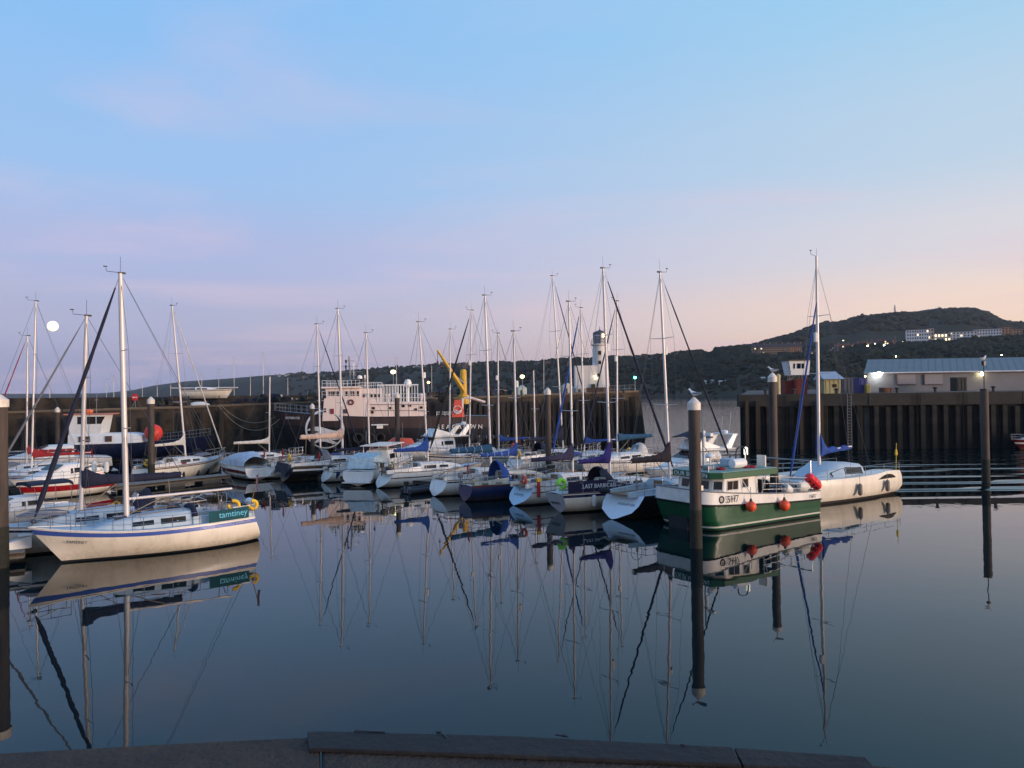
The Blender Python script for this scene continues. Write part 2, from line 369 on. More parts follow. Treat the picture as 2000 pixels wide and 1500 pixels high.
# ------------------------------------------------------------------ old stone pier with lighthouse (left and centre)
PX = [-700, -200, 0, 300, 600, 975, 1215, 1250]
PD = {-700: 80, -200: 86, 0: 88, 300: 92, 600: 96, 975: 100, 1215: 103, 1250: 106}
PZ = [(-700,5.0),(0,5.4),(300,5.6),(600,6.0),(975,6.35),(1250,6.8)]
def pier_top(px, d=None):
    d = d or interp([(k, PD[k]) for k in PX], px); z = interp(PZ, px); p = at(px, yh(px), d); return Vector((p.x, p.y, z))
pier = thing('stone_pier', 'long dark weed-stained stone pier carrying the white lighthouse', 'pier', (0,0,0))
b = MB(); front = []
cols = [-700, -500, -300]+list(range(-200, 1200, 50))+[1200, 1215, 1232, 1244, 1250, 1250, 1246]
dep = {}
for i, c in enumerate(cols):
    d = interp([(k, PD[k]) for k in PX], c)
    if i == len(cols)-2: d = 116
    if i == len(cols)-1: d = 165
    t = pier_top(c, d); bt = .9
    out = Vector((0, -1, 0)) if i < len(cols)-4 else (Vector((.6, -.8, 0)) if i < len(cols)-2 else Vector((1, 0, 0)))
    front.append([t+out*(bt*(1-k)) + Vector((0, 0, (k-1)*(t.z+1.2))) + out*.12*mnoise.noise(Vector((c*.02, k*4, 0))) for k in (0, .2, .42, .6, .8, 1)])
n = len(front)
for i in range(n-1):
    for j in range(5):
        b.quad(front[i][j], front[i+1][j], front[i+1][j+1], front[i][j+1], 0 if j < 3 else 1)
b.build('pier_wall', [WEED, STONE], pier, smooth=50)
b = MB()
tops = [f[-1]+Vector((0, 0, .0)) for f in front]; back = [Vector((p.x, 175, p.z)) for p in tops]
for i in range(n-1): b.quad(tops[i], tops[i+1], back[i+1], back[i])
b.build('pier_deck', TARMAC, pier)
cm_ = MB(); cm_.box((0,0,0), (1,1,1)); CPM = cm_.mesh('coping_stone', COPING)
for i in range(3, n-4):                          # coping stones along the edge, each with its joint
    a, c = tops[i], tops[i+1]; k = max(1, round((c-a).length/1.9)); dr = (c-a)/k; rz = math.atan2(dr.y, dr.x)
    for q in range(k):
        m_ = a+dr*(q+.5); inst('coping_stone', CPM, pier, (m_.x, m_.y+.30, m_.z+.10+random.uniform(-.012,.012)), rz, (dr.length-.05, .85, .26))
fm = MB(); fm.box((0,0,-.5), (1,1,1)); FPM = fm.mesh('fender_timber', TIMBER)
for px in list(range(20, 520, 38))+list(range(905, 1246, 11)):          # upright timbers bolted to the wall
    t = pier_top(px); w = .34 if px > 900 else .42
    o = inst('fender_timber', FPM, pier, (t.x, t.y-.75+random.uniform(-.08,.08), t.z-random.uniform(.2, 1.0)), random.uniform(-.1,.1), (w*random.uniform(.8,1.2), .36, t.z-random.uniform(.2,.8)))
    o.rotation_euler.x = -.09+random.uniform(-.015,.015); o.rotation_euler.y = random.uniform(-.02,.02)
# railings on the head of the pier
b = MB()
for k in range(7):
    p = pier_top(1180+k*10, 104+k*.4); b.tube([p, p+Vector((0,0,1.0))], .03, 5)
for z in (.5, 1.0): b.tube([pier_top(1180, 104)+Vector((0,0,z)), pier_top(1240, 106.4)+Vector((0,0,z))], .025, 5)
b.build('railing', GREY, pier)
b = MB()                                                 # raised brown parapet behind the left boats
for x0, x1, d, h in ((-260, 330, 118, 2.0), (330, 640, 124, 1.5)):
    p, q = pier_top(x0, d), pier_top(x1, d); zt = zat(x0, yh(x0)+1, d)
    b.hexa([(p.x,d,p.z-.3),(q.x,d,q.z-.3),(q.x,d+1.2,q.z-.3),(p.x,d+1.2,p.z-.3),(p.x,d,p.z+h),(q.x,d,q.z+h-.6),(q.x,d+1.2,q.z+h-.6),(p.x,d+1.2,p.z+h)])
b.build('parapet', STONE, pier)

# ------------------------------------------------------------------ lighthouse
LD = 140.0; base = pier_top(1173, LD); s = mpp(LD); base.x = at(1173, 757, LD).x
lh = thing('lighthouse', 'white round harbour lighthouse with grey lantern on the pier head', 'lighthouse', base)
LW = M('lighthouse_white', (222,214,206), .7, var=.08, scale=.6, streak=True, dirt=.18)
zof = lambda py: zat(1173, py, LD)-base.z
b = MB(); b.lathe([(17.5*s, zof(757)), (16.3*s, zof(735)), (15*s, zof(700)), (14*s, zof(678)), (14*s, zof(675))], n=28); b.build('tower', LW, lh, smooth=40)
b = MB(); b.lathe([(14.2*s, zof(676)), (17*s, zof(674.5)), (17.4*s, zof(672.6)), (17*s, zof(672)), (13*s, zof(671.8))], n=28); b.build('gallery', LW, lh, smooth=30)
b = MB()
for k in range(16):
    a = 2*math.pi*k/16; p = Vector((16.6*s*math.cos(a), 16.6*s*math.sin(a), zof(672.4))); b.tube([p, p+Vector((0,0,.9))], .02, 4)
for z in (.45, .9): b.torus((0,0,zof(672.4)+z), 16.6*s, .02, n=28, k=4)
b.build('gallery_railing', GREY, lh)
LANT = M('lantern_room', (92,98,108), .35, var=.2)
b = MB(); b.lathe([(12.8*s, zof(672.2)), (12.8*s, zof(664))], n=8); b.build('lantern_base', LANT, lh)
b = MB(); b.lathe([(12.6*s, zof(664.2)), (12.6*s, zof(651))], n=8); b.build('lantern_glass', M('lantern_glass', (112,122,134), .12, var=.1), lh)
for k in range(8):
    a = 2*math.pi*k/8; b = MB(); b.tube([(12.8*s*math.cos(a), 12.8*s*math.sin(a), zof(664)), (12.8*s*math.cos(a), 12.8*s*math.sin(a), zof(650.5))], .06, 5)
    b.build('glazing_bar', DARK, lh)
b = MB(); b.lathe([(13.6*s, zof(651)), (13.6*s, zof(650)), (9*s, zof(647.3)), (3*s, zof(645.4)), (.8*s, zof(643.5)), (.4*s, zof(638))], n=16); b.build('dome', M('dome_lead', (66,68,78), .5, var=.2), lh, smooth=30)
b = MB(); b.ball((5*s, -9*s, zof(656)), .32, 8, 6); b.build('lamp', L_ORANGE, lh)
for px, py, w, h in ((1170.5, 690, 6, 8), (1170.5, 708.5, 5.5, 7)):
    r_ = 14.6*s; f_ = MB(); f_.box((-2.5*s, -r_*.985, zof(py)), (w*s, .3, h*s)); wn = f_.build('window', GLASS, lh)
    g_ = MB(); g_.box((-2.5*s, -r_*.985-.1, zof(py+h/2)-.06), ((w+2)*s, .35, .12)); g_.build('sill', LW, wn)
b = MB(); x0, x1 = at(1122.5, 757, LD).x-base.x, -2*s; zt = zof(714)
b.hexa([(x0,-14*s,zof(758)),(x1+14*s,-15.5*s,zof(758)),(x1,16*s,zof(758)),(x0,16*s,zof(758)),(x0,-14*s,zt),(x1+12*s,-14.5*s,zt),(x1,16*s,zt),(x0,16*s,zt)])
ks = b.build('keeper_house', LW, lh, bevel=.05)
f_ = MB(); f_.box((at(1167,733,LD).x-base.x, -15.4*s, zof(733)), (4.5*s, .5, 6.5*s)); f_.build('window', GLASS, ks)
f_ = MB(); f_.box((at(1157,753,LD).x-base.x, -15.2*s, zof(754)), (8*s, .5, 8*s)); f_.build('door', M('green_door', (40,58,34), .6), ks)
f_ = MB(); f_.ball((at(1161.5,736.5,LD).x-base.x, -16*s, zof(736.5)), .14, 8, 6); f_.build('wall_lamp', L_WARM, ks)
b = MB(); b.box((x0/2+2*s, 0, zof(761)), (abs(x0)+38*s, 36*s, 8.5*s)); b.build('plinth', M('brown_brick', (92,66,52), .9, var=.3, scale=3), lh)

# small sheds and gear on the pier
def shed(name, px, py, w, h, dist, col, roofcol, label, rz=.25, deck=None):
    p = pier_top(px, dist) if deck is None else Vector((at(px, py, dist).x, dist, deck)); k = mpp(dist); W_, H_ = w*k, h*k
    zt = max(.8, zat(px, py, dist)-p.z); t = thing(name, label, 'shed', p, rz)
    b = MB(); b.box((0,0,zt*.35), (W_, W_*.8, zt*.7)); b.build('wall', M('shed_'+col[0], col[1], .8, var=.15, dirt=.3), t)
    b = MB(); r0 = zt*.7
    b.add([(-W_*.56,-W_*.45,r0-.05),(W_*.56,-W_*.45,r0-.05),(W_*.56,W_*.45,r0-.05),(-W_*.56,W_*.45,r0-.05),(0,-W_*.45,zt),(0,W_*.45,zt)], [(0,3,2,1),(0,1,4),(2,3,5),(1,2,5,4),(3,0,4,5)])
    b.build('roof', M('shedroof_'+roofcol[0], roofcol[1], .7, var=.15), t)
    b = MB(); b.box((-W_*.15,-W_*.4-.02,zt*.28), (W_*.2,.08,zt*.5)); b.build('door', M('shed_door', (38,52,48), .6), t); return t
shed('kiosk', 1019, 752, 17, 14, 130, ('pale', (200,206,196)), ('pale', (178,190,186)), 'small pale gabled kiosk on the pier left of the lighthouse')
shed('hut', 1107, 748, 18, 14, 124, ('cream', (196,188,170)), ('cream', (204,194,172)), 'cream gabled hut on the pier just left of the lighthouse')
shed('store', 1132, 753, 22, 12, 118, ('grey', (150,152,156)), ('greyw', (196,192,190)), 'low grey roofed store in front of the lighthouse wall')
# lamp posts on the pier
def lamp_post(px, ytop, dist, mat, label, r=.30, deck=None, post=True):
    z0 = deck if deck is not None else pier_top(px, dist).z; top = at(px, ytop, dist)
    t = thing('lamp_post', label, 'lamp post', (top.x, dist, z0), 0, 'lamp posts')
    b = MB(); b.lathe([(.14, 0), (.12, .5), (.07, .6), (.05, top.z-z0)], n=8); b.build('post', GREY, t)
    b = MB(); b.ball((0, -.1, top.z-z0+.12), (r, r, r*.8), 10, 7); b.build('lamp_head', mat, t, smooth=60)
    b = MB(); b.lathe([(r*1.1, 0), (r*.6, .12), (.02, .16)], (0,-.1,top.z-z0+.12+r*.7), n=10); b.build('hood', DARK, t)
lamp_post(768, 728, 112, L_YG, 'lit yellow-green lamp post on the pier behind the black ship', .36)
lamp_post(837, 748, 150, L_ORANGE, 'small orange lamp on the pier between ship and yellow crane', .26)
lamp_post(1020, 737, 122, L_YG, 'lit lamp post beside the small pale kiosk on the pier', .34)
lamp_post(1240, 739, 118, L_GREEN, 'green harbour-entrance light at the pier end', .22)

# lobster pots and fishing gear stacked along the pier edge
def pot_mesh(col):
    b = MB(); w, l, h = .5, .8, .42
    b.box((0,0,.03), (l,w,.06), 0)
    for x in (-.38, -.13, .13, .38): b.torus((x,0,.05), .24, .022, (1,0,0), 10, 4, 0, 0, math.pi if True else 0)
    arc = [(math.cos(a)*.235, math.sin(a)*.36) for a in [math.pi*k/6 for k in range(7)]]
    b.loft([[(x, y, .05+z) for y, z in arc] for x in (-.37, .37)], mi=1, closed=False)
    for sx_ in (-.37, .37): b.add([(sx_, y, .05+z) for y, z in arc], [tuple(range(7))], 1)
    return b.mesh('lobster_pot', [DARK, M('net_'+col[0], col[1], .9, var=.5, scale=18)], None)
POTS = [pot_mesh(c) for c in (('black', (24,24,26)), ('green', (40,52,40)), ('brown', (62,42,34)), ('blue', (34,40,62)))]
for i in range(96):
    px = random.choice((random.uniform(455, 640), random.uniform(455, 640), random.uniform(835, 935), random.uniform(300, 350), random.uniform(950, 1000)))
    d = interp([(k, PD[k]) for k in PX], px)+random.uniform(1.4, 4.5); p = pier_top(px, d); lv = random.choice((0,0,1,1,2))
    o = bpy.data.objects.new('lobster_pot', random.choice(POTS)); COL.objects.link(o); o.location = (p.x, p.y, p.z+lv*.42); o.rotation_euler.z = random.uniform(0, 3.1)
    o.scale = (1.25, 1.25, 1.25)
    tag(o, '%s-netted lobster pot heaped on the pier %s' % (o.data.materials[1].name[4:], 'behind the ship bow' if 400 < px < 700 else 'beside the yellow crane' if px > 800 else 'near the cradle yacht'), 'lobster pot', 'lobster pots heaped along the pier')
# bunting line
bt = thing('bunting', 'string of small white pennants above the pier behind the ship bow', 'bunting', at(540, 768, 112))
p0 = Vector(bt.location); pts = [at(540+k*10, 768+interp([(0,0),(3,9),(6,14),(10,13),(14,12)], k), 112)-p0 for k in range(15)]
b = MB(); b.tube(pts, .012, 4); b.build('cord', WIRE, bt)
fl = MB(); fl.add([(-.16,0,0),(.16,0,0),(.02,.03,-.34)], [(0,1,2)]); FLM = fl.mesh('pennant', WHITE)
for p in pts[:-1]: inst('pennant', FLM, bt, p)
for px_, yt_ in ((540, 768), (601, 762), (680, 778)):
    p_ = pier_top(px_, 112); b = MB(); b.tube([p_-p0, at(px_, yt_, 112)-p0+Vector((0,0,.1))], .035, 5); b.build('pole', GREY, bt)
# round red sign and cradle yacht on the pier
def red_sign():
    p = pier_top(264, 100); t = thing('warning_sign', 'round red sign on a post above the pier edge', 'sign', p); zt = zat(264, 776, 100)-p.z
    b = MB(); b.tube([(0,0,0),(0,0,zt)], .05, 6); b.tube([(-.5,0,0),(0,0,zt*.7)], .04, 5); b.build('post', GREY, t)
    b = MB(); b.loft([[(.46*math.cos(2*math.pi*k/24), y, zt+.46*math.sin(2*math.pi*k/24)) for k in range(24)] for y in (-.04, -.10)]); b.build('disc', M('sign_red', (206,34,32), .4, var=.05), t)
    b = MB(); b.box((0,-.115,zt), (.6,.02,.14)); b.build('bar', WHITE, t)
red_sign()

# ------------------------------------------------------------------ right quay, sheet piled
QC = [(1447, 90.5), (1700, 88), (2000, 86), (2600, 82)]; QZ = 6.28
def qp(px, back=0.0): 
    d = interp(QC, px); p = at(px, yh(px), d); return Vector((p.x, p.y+back, QZ))
quay = thing('sheet_piled_quay', 'dark sheet-piled quay across the water on the right', 'quay', (0,0,0))
b = MB(); P = [qp(1447), qp(1700), qp(2000), qp(2600)]; B = [Vector((qp(1452).x*330/90.5+2, 330, QZ)), Vector((260, 330, QZ))]
b.prism([(p.x, p.y+.5, p.z) for p in P]+[(p.x, p.y, p.z) for p in reversed(B)], -2, QZ); b.build('quay_mass', TARMAC, quay)
b = MB()
for p, q in zip(P, P[1:]):
    b.hexa([(p.x-.3,p.y-.25,QZ-1.35),(q.x,q.y-.25,QZ-1.35),(q.x,q.y+.7,QZ-1.35),(p.x-.3,p.y+.7,QZ-1.35),(p.x-.3,p.y-.25,QZ+.04),(q.x,q.y-.25,QZ+.04),(q.x,q.y+.7,QZ+.04),(p.x-.3,p.y+.7,QZ+.04)])
b.build('capping_beam', CONC, quay)
sm_ = MB(); hw = .62
prof = [(-hw,0),(-hw*.62,0),(-hw*.38,-.42),(hw*.38,-.42),(hw*.62,0),(hw,0)]
sm_.loft([[(x,y,z) for x,y in prof] for z in (2.7, QZ-1.3)], closed=False); sm_.loft([[(x,y,z) for x,y in prof] for z in (-2.0, 2.7)], mi=1, closed=False); SPM = sm_.mesh('sheet_pile', [RUST, M('weed_black', (15,16,14), .85, var=.4, scale=2, bump=.5)])
for a, c in ((P[0], P[1]), (P[1], P[2]), (P[2], P[2]+(P[3]-P[2])*.2)):
    a, c = a+Vector((0,.32,0)), c+Vector((0,.32,0)); k = int((c-a).length/(2*hw)); dr = (c-a).normalized()
    for i in range(k):
        m_ = a+dr*(2*hw*(i+.5)); inst('sheet_pile', SPM, quay, (m_.x, m_.y+random.uniform(-.08,.03), random.uniform(-.35,.15)), math.atan2(dr.y, dr.x)+random.uniform(-.03,.03))
for px in (1455, 1475, 1560, 1600):
    p = qp(px); inst('fender_timber', FPM, quay, (p.x, p.y-.5, 5.6), 0, (.36, .36, 6.6))
for qi, px in enumerate((1500, 1556, 1640, 1760, 1835, 1950)):
    p = qp(px, .9); b = MB(); b.lathe([(.2,0),(.16,.1),(.15,.4),(.27,.46),(.27,.56),(.1,.62)], n=10)
    tag(b.build('bollard', M('bollard_iron', (30,30,32), .6), loc=(p.x,p.y,QZ+.04)), ['black bollard at the left end of the right quay','black bollard below the white control cabin','black bollard below the grey gear rack','black bollard below the left warehouse shutter','black bollard left of the dark container','black bollard right of the yellow wall lamp'][qi], 'bollard', 'bollards on the right quay')
# warehouse
WD = 112.0; wz = QZ
x0, x1 = at(1694, 760, WD).x, at(2300, 760, WD-6).x
wh = thing('warehouse', 'long low grey warehouse with blue-green roof on the right quay', 'warehouse', (x0, WD, wz), -.03)
L_ = x1-x0; he, hr_ = zat(1750, 728, WD)-wz, zat(1750, 703, WD+7)-wz
WALLM = M('warehouse_wall', (112,112,116), .8, var=.1, scale=.5, dirt=.2); ROOFM = M('warehouse_roof', (98,112,116), .6, var=.12, scale=.7)
SK = .50
b = MB(); b.hexa([(0,0,0),(L_,0,0),(L_+14*SK,14,0),(14*SK,14,0),(0,0,he),(L_,0,he),(L_+14*SK,14,he),(14*SK,14,he)]); b.build('wall', WALLM, wh)
b = MB(); b.add([(x+SK*y,y,z) for x,y,z in [(-.4,-.5,he-.08),(L_,-.5,he-.08),(L_,7,hr_),(-.4,7,hr_),(L_,14.5,he-.08),(-.4,14.5,he-.08),(-.4,-.5,he+.04),(L_,-.5,he+.04),(L_,7,hr_+.12),(-.4,7,hr_+.12),(L_,14.5,he+.04),(-.4,14.5,he+.04)]],
      [(6,7,8,9),(9,8,10,11),(0,1,7,6),(0,6,9,3),(3,9,11,5),(1,0,3,2),(2,3,5,4)]); rf = b.build('roof', ROOFM, wh)
rb = MB(); rb.hexa([(x+SK*y,y,z) for x,y,z in [(0,-.5,he+.03),(.07,-.5,he+.03),(.07,7,hr_+.11),(0,7,hr_+.11),(0,-.5,he+.065),(.07,-.5,he+.065),(.07,7,hr_+.145),(0,7,hr_+.145)]]); RBM = rb.mesh('roof_rib', ROOFM)
for i in range(40): inst('roof_rib', RBM, rf, (.4+i*1.05, 0, 0))
b = MB(); b.tube([(0,-.56,he),(L_,-.56,he)], .09, 6); b.build('gutter', M('gutter_white', (206,206,212), .4), wh)
for px0, px1, py0, py1 in ((1750, 1786, 729, 751), (1803, 1838, 729, 751)):
    a_, c_ = at(px0, py1, WD)-Vector(wh.location), at(px1, py0, WD)-Vector(wh.location); w_ = c_.x-a_.x; h_ = c_.z-a_.z-.15
    d_ = MB(); d_.box((a_.x+w_/2, -.03, a_.z+h_/2), (w_, .1, h_)); dd = d_.build('shutter_door', M('shutter', (128,124,128), .6, var=.06), wh)
    d_ = MB(); d_.box((a_.x, -.1, a_.z+h_/2), (.14, .16, h_)); d_.box((a_.x+w_/2, -.1, a_.z), (w_, .16, .12)); d_.build('door_frame', M('frame_brown', (74,66,70), .7), dd)
def wall_lamp(px, py, mat, lab, r=.3):
    p = at(px, py, WD-1.0); t = thing('wall_lamp', lab, 'lamp', p)
    b = MB(); b.ball((0,0,0), (r, r*.6, r), 10, 7); b.build('lamp_glass', mat, t, smooth=60)
    b = MB(); b.box((0,.5,.05), (.12,1.0,.08)); b.box((0,.1,r*.8), (r*1.8,r*1.6,.08)); b.build('bracket', DARK, t)
wall_lamp(1717, 731, L_WHITE, 'dazzling white floodlight at the left end of the warehouse wall', .36)
wall_lamp(1690, 735, L_YG, 'narrow yellow light on the warehouse corner beside the blue bin', .14)
wall_lamp(1918, 730, L_WARM, 'round yellow wall lamp on the warehouse near the far right pile', .26)
def crate(name, px0, px1, py0, py1, dist, col, lab, cat, dp=1.6, parts=None):
    a_, c_ = at(px0, py1, dist), at(px1, py0, dist); w_ = c_.x-a_.x; h_ = c_.z-QZ
    t = thing(name, lab, cat, ((a_.x+c_.x)/2, dist, QZ+.01)); b = MB(); b.box((0,0,h_/2), (w_,dp,h_)); b.build('body', col, t, bevel=.05)
    n_ = max(2, int(w_/.45)); rb = MB(); rb.box((0,0,0), (.06,.06,h_*.86)); rm = rb.mesh('rib', col)
    for i in range(n_): inst('rib', rm, t, (-w_/2+(i+.5)*w_/n_, -dp/2-.02, h_/2))
    b = MB(); b.box((0,0,h_+.03), (w_*1.02,dp*1.03,.07)); b.build('lid', col, t); return t, w_, h_
crate('storage_container', 1862, 1882, 738, 762, 108, M('dark_green_box', (30,34,34), .7, var=.2), 'dark box container against the warehouse wall', 'container')
crate('red_container', 1529, 1548, 744, 766, 97, M('container_red', (112,40,34), .7, var=.25, dirt=.3), 'small red container under the white control cabin', 'container')
crate('orange_red_container', 1551, 1572, 741, 766, 96, M('container_orange', (128,52,38), .7, var=.25, dirt=.3), 'taller orange-red container right of the small red one', 'container')
crate('blue_bin', 1672, 1687, 739, 767, 95, M('bin_blue', (34,44,110), .5, var=.1), 'tall blue wrapped bin beside the warehouse corner', 'bin')
crate('yellow_crate', 1689, 1697, 752, 766, 94, M('crate_yellow', (150,136,70), .6), 'small yellow crate at the foot of the warehouse corner', 'crate', .8)
crate('pallet_stack', 1722, 1738, 758, 767, 100, M('pallet_wood', (112,74,54), .8, var=.3), 'low brown stack of pallets below the white floodlight', 'pallets')
crate('gear_box', 1640, 1668, 738, 766, 104, M('gear_grey', (66,70,80), .7, var=.3), 'grey rack of fishing gear left of the blue bin', 'fishing gear')
# yellow shed with pale roof
t, w_, h_ = crate('quay_shed', 1602, 1634, 741, 767, 95, M('shed_yellow', (168,156,112), .8, var=.15, dirt=.2), 'pale yellow quay shed with blue-grey sloping roof', 'shed', 2.4)
hz_ = zat(1615, 726, 95)-QZ; b = MB()
b.add([(-w_*.62,-1.6,h_+.02),(w_*.66,-1.6,h_+.02),(w_*.66,1.6,h_+.02),(-w_*.62,1.6,h_+.02),(-w_*.6,0,hz_),(w_*.45,0,hz_)], [(0,1,5,4),(1,2,5),(2,3,4,5),(3,0,4),(0,3,2,1)]); b.build('roof', M('quayshed_roof', (148,164,178), .5), t)
b = MB(); b.box((w_*.12,-1.22,h_*.55), (.5,.06,.4)); b.build('window', GLASS, t)
# control cabin on legs
cd_ = 102.0; pc = at(1555, 733, cd_); cb = thing('control_cabin', 'white quay control cabin with outward-leaning windows on dark legs', 'cabin', (pc.x, cd_, QZ)); k = mpp(cd_)
z0, z1 = pc.z-QZ, zat(1555, 705, cd_)-QZ
b = MB(); b.hexa([(-16*k,-1.1,z0),(19*k,-1.1,z0),(19*k,1.3,z0),(-16*k,1.3,z0),(-21*k,-1.4,z1),(20*k,-1.4,z1),(20*k,1.5,z1),(-21*k,1.5,z1)]); b.build('wall', WHITE, cb, bevel=.03)
b = MB(); b.box((-.5*k,0,z1+.08), (45*k,3.4,.16)); b.build('roof', DARK, cb)
for xa, xb in ((-12,-9),(-5,2),(4,9)):
    b = MB(); zz0, zz1 = z0+(z1-z0)*.45, z0+(z1-z0)*.80
    b.hexa([(xa*k,-1.27,zz0),(xb*k,-1.27,zz0),(xb*k,-1.1,zz0),(xa*k,-1.1,zz0),(xa*k,-1.39,zz1),(xb*k,-1.39,zz1),(xb*k,-1.1,zz1),(xa*k,-1.1,zz1)]); b.build('window', GLASS, cb)
for xx in (-13, 0, 15):
    for yy in (-.8, 1.0): b = MB(); b.tube([(xx*k,yy,0),(xx*k,yy,z0)], .1, 6); b.build('leg', DARK, cb)
b = MB(); b.tube([(-17*k,-1,0),(-20*k,-1.2,z1)], .05, 5); 
for q in range(7): b.box((-19.5*k,-1.2,z0*.3+q*.55), (.5,.08,.06))
b.build('ladder', GREY, cb)
b = MB(); pp = qp(1527.5, 1.2); b.lathe([(.22,0),(.22,1.9),(.26,1.95),(.26,2.25),(.05,2.4)], n=12)
tag(b.build('marker_post', M('post_yellow', (186,170,120), .6), loc=(pp.x,pp.y,QZ+.04)), 'short thick yellow post on the left end of the right quay', 'post')

for px in (1530, 1655, 1790, 1880):                      # ladders and tyres on the quay face
    p = qp(px); b = MB()
    for s_ in (-.22, .22): b.tube([(p.x+s_, p.y-.42, QZ), (p.x+s_, p.y-.42, .1)], .03, 5)
    for q in range(18): b.tube([(p.x-.22, p.y-.42, .3+q*.33), (p.x+.22, p.y-.42, .3+q*.33)], .02, 4)
    b.build('ladder', GREY if px % 2 else RUST, quay)
for px in (130, 420, 930, 1015, 1160):
    p = pier_top(px); b = MB()
    for s_ in (-.25, .25): b.tube([(p.x+s_, p.y-.30, p.z+.4), (p.x+s_, p.y-1.15, .2)], .035, 5)
    for q in range(16): f_ = q/16; b.tube([(p.x-.25, p.y-1.15+.85*f_, .3+(p.z)*f_), (p.x+.25, p.y-1.15+.85*f_, .3+p.z*f_)], .022, 4)
    b.build('ladder', RUST, pier)
# ------------------------------------------------------------------ mooring piles
CAPW = M('pile_cap_white', (222,212,198), .5, var=.12, scale=5, dirt=.4)
def pile(px, by, ty, label, dia=.52, cap=True, extra=None):
    g = gp(px, by); t = thing('mooring_pile', label, 'mooring pile', (g.x, g.y, 0), random.uniform(0, 3), 'mooring piles')
    zt = zat(px, ty, g.y); r = dia/2; ch = .52 if cap else 0; zs = zt-ch
    b = MB(); b.lathe([(r, -2), (r*1.03, 0), (r*1.02, 1.7)], n=22); b.build('weedy_foot', PILEWET, t, smooth=50)
    b = MB(); b.lathe([(r*.99, 1.68), (r*.99, zs)], n=22); b.build('shaft', PILE, t, smooth=50)
    if cap:
        b = MB(); b.lathe([(r*1.12, zs-.04), (r*1.12, zs+.27), (r*1.0, zs+.30), (r*.45, zs+.46), (.02, zs+.54)], n=22); b.build('cap', CAPW, t, smooth=35)
    return t, g, zt
pile(1360, 1070, 776, 'nearest white-capped pile standing in front of the green fishing boat')
pile(1513, 983, 728, 'white-capped pile behind the green fishing boat and left of the catamaran mast', .50)
pile(1072, 937, 757, 'white-capped pile among the yachts left of the lighthouse', .48)
pile(777, 908, 766, 'white-capped pile in front of the middle of the black ship', .48)
pile(611, 902, 788, 'white-capped pile in front of the black ship emblem', .46)
pile(296, 948, 775, 'white-capped pile beside the orange ball at the left', .52)
pile(113, 905, 795, 'small white-capped pile against the stone pier behind the pilot boat', .46)
pile(-2, 1108, 769, 'thick dark pile at the very left edge of the view', .72)
t, g, zt = pile(1926, 943, 760, 'tall pile standing alone in open water at the far right', .54, cap=False)
b = MB(); b.lathe([(.28, zt-.06), (.28, zt+.02), (.04, zt+.05)], n=16); b.build('top_plate', DARK, t)
b = MB(); ztt = zat(1919, 700, g.y); b.tube([(0,0,zt),(0,0,ztt-.5)], .035, 6); b.box((0,0,ztt-.35), (.2,.2,.3)); b.build('light_staff', DARK, t)
TOP1926 = Vector((g.x, g.y, ztt-.2))
# ------------------------------------------------------------------ gulls
def gull(p, rz, label):
    t = thing('gull', label, 'gull', p, rz, 'gulls on posts')
    b = MB(); xs = [(-.30,.02,.17),(-.2,.05,.17),(-.08,.085,.18),(.05,.10,.20),(.13,.075,.26),(.17,.05,.33),(.20,.055,.37),(.245,.045,.375),(.275,.012,.365)]
    b.loft([[(x, math.cos(a)*r, z+math.sin(a)*r) for a in [2*math.pi*j/10 for j in range(10)]] for x, r, z in xs]); b.build('body', M('gull_white', (226,224,222), .8, var=.05), t, smooth=70)
    b = MB()
    for s_ in (-1, 1): b.loft([[(x, s_*(.075+q)*w_, .20+zq) for q, zq in ((0,.05),(.035,.0),(.0,-.045))] for x, w_ in ((.08,.9),(-.1,1.0),(-.25,.6),(-.38,.2))])
    b.build('wings', M('gull_grey', (140,146,156), .8, var=.08), t, smooth=60)
    b = MB(); b.tube([(.27,0,.365),(.32,0,.352),(.345,0,.338)], [.015,.012,.004], 5); b.build('beak', M('beak_yellow', (214,170,50), .5), t)
    b = MB()
    for s_ in (-.03,.03): b.tube([(0,s_,.13),(.01,s_,.0)], .008, 4)
    b.build('legs', M('gull_leg', (200,150,130), .6), t)
for px, by, ty, lab, rz in ((1360,1070,776,'white gull standing on the nearest pile cap', 2.4), (1513,983,728,'white gull on the pile behind the fishing boat', 2.6)):
    g = gp(px, by); gull((g.x, g.y, zat(px, ty, g.y)-.02), rz, lab)
gull(TOP1926, .4, 'gull perched on the light staff of the far right pile')

# ------------------------------------------------------------------ foreground quay edge under the camera
FZ = H-1.65
def fp(px, py): return gp(px, py, FZ)
fg = thing('quay_edge', 'brown quay coping and dark metal strip at the bottom of the view', 'quay', (0,0,0))
FCON = M('coping_brown', (62,51,42), .9, var=.3, scale=4, bump=.5, bscale=30, dirt=.5)
def slab(px, z1, z0, mat, name, bev=.015):
    b = MB(); pts = [gp(x, y, z1) for x, y in px]; n_ = len(pts)
    b.prism([(p.x, p.y) for p in reversed(pts)], z0, z1); return b.build(name, mat, fg, bevel=bev)
slab([(-260, 1484), (300, 1452.5), (624.5, 1437), (629, 1640), (-560, 1700)], FZ, FZ-.45, FCON, 'coping_block')
slab([(628, 1438), (1000, 1450), (1460, 1476), (1800, 1500), (2080, 1522), (2400, 1660), (632, 1640)], FZ, FZ-.45, FCON, 'coping_block')
PLATE = M('dark_metal_strip', (25,23,23), .75, metal=.0, var=.35, scale=6, bump=.2, dirt=.3)
slab([(600, 1429), (622, 1427.5), (1000, 1437), (1430, 1459), (1447, 1492), (1000, 1474), (640, 1461.5), (603, 1461)], FZ+.024, FZ+.004, PLATE, 'metal_strip', .004)
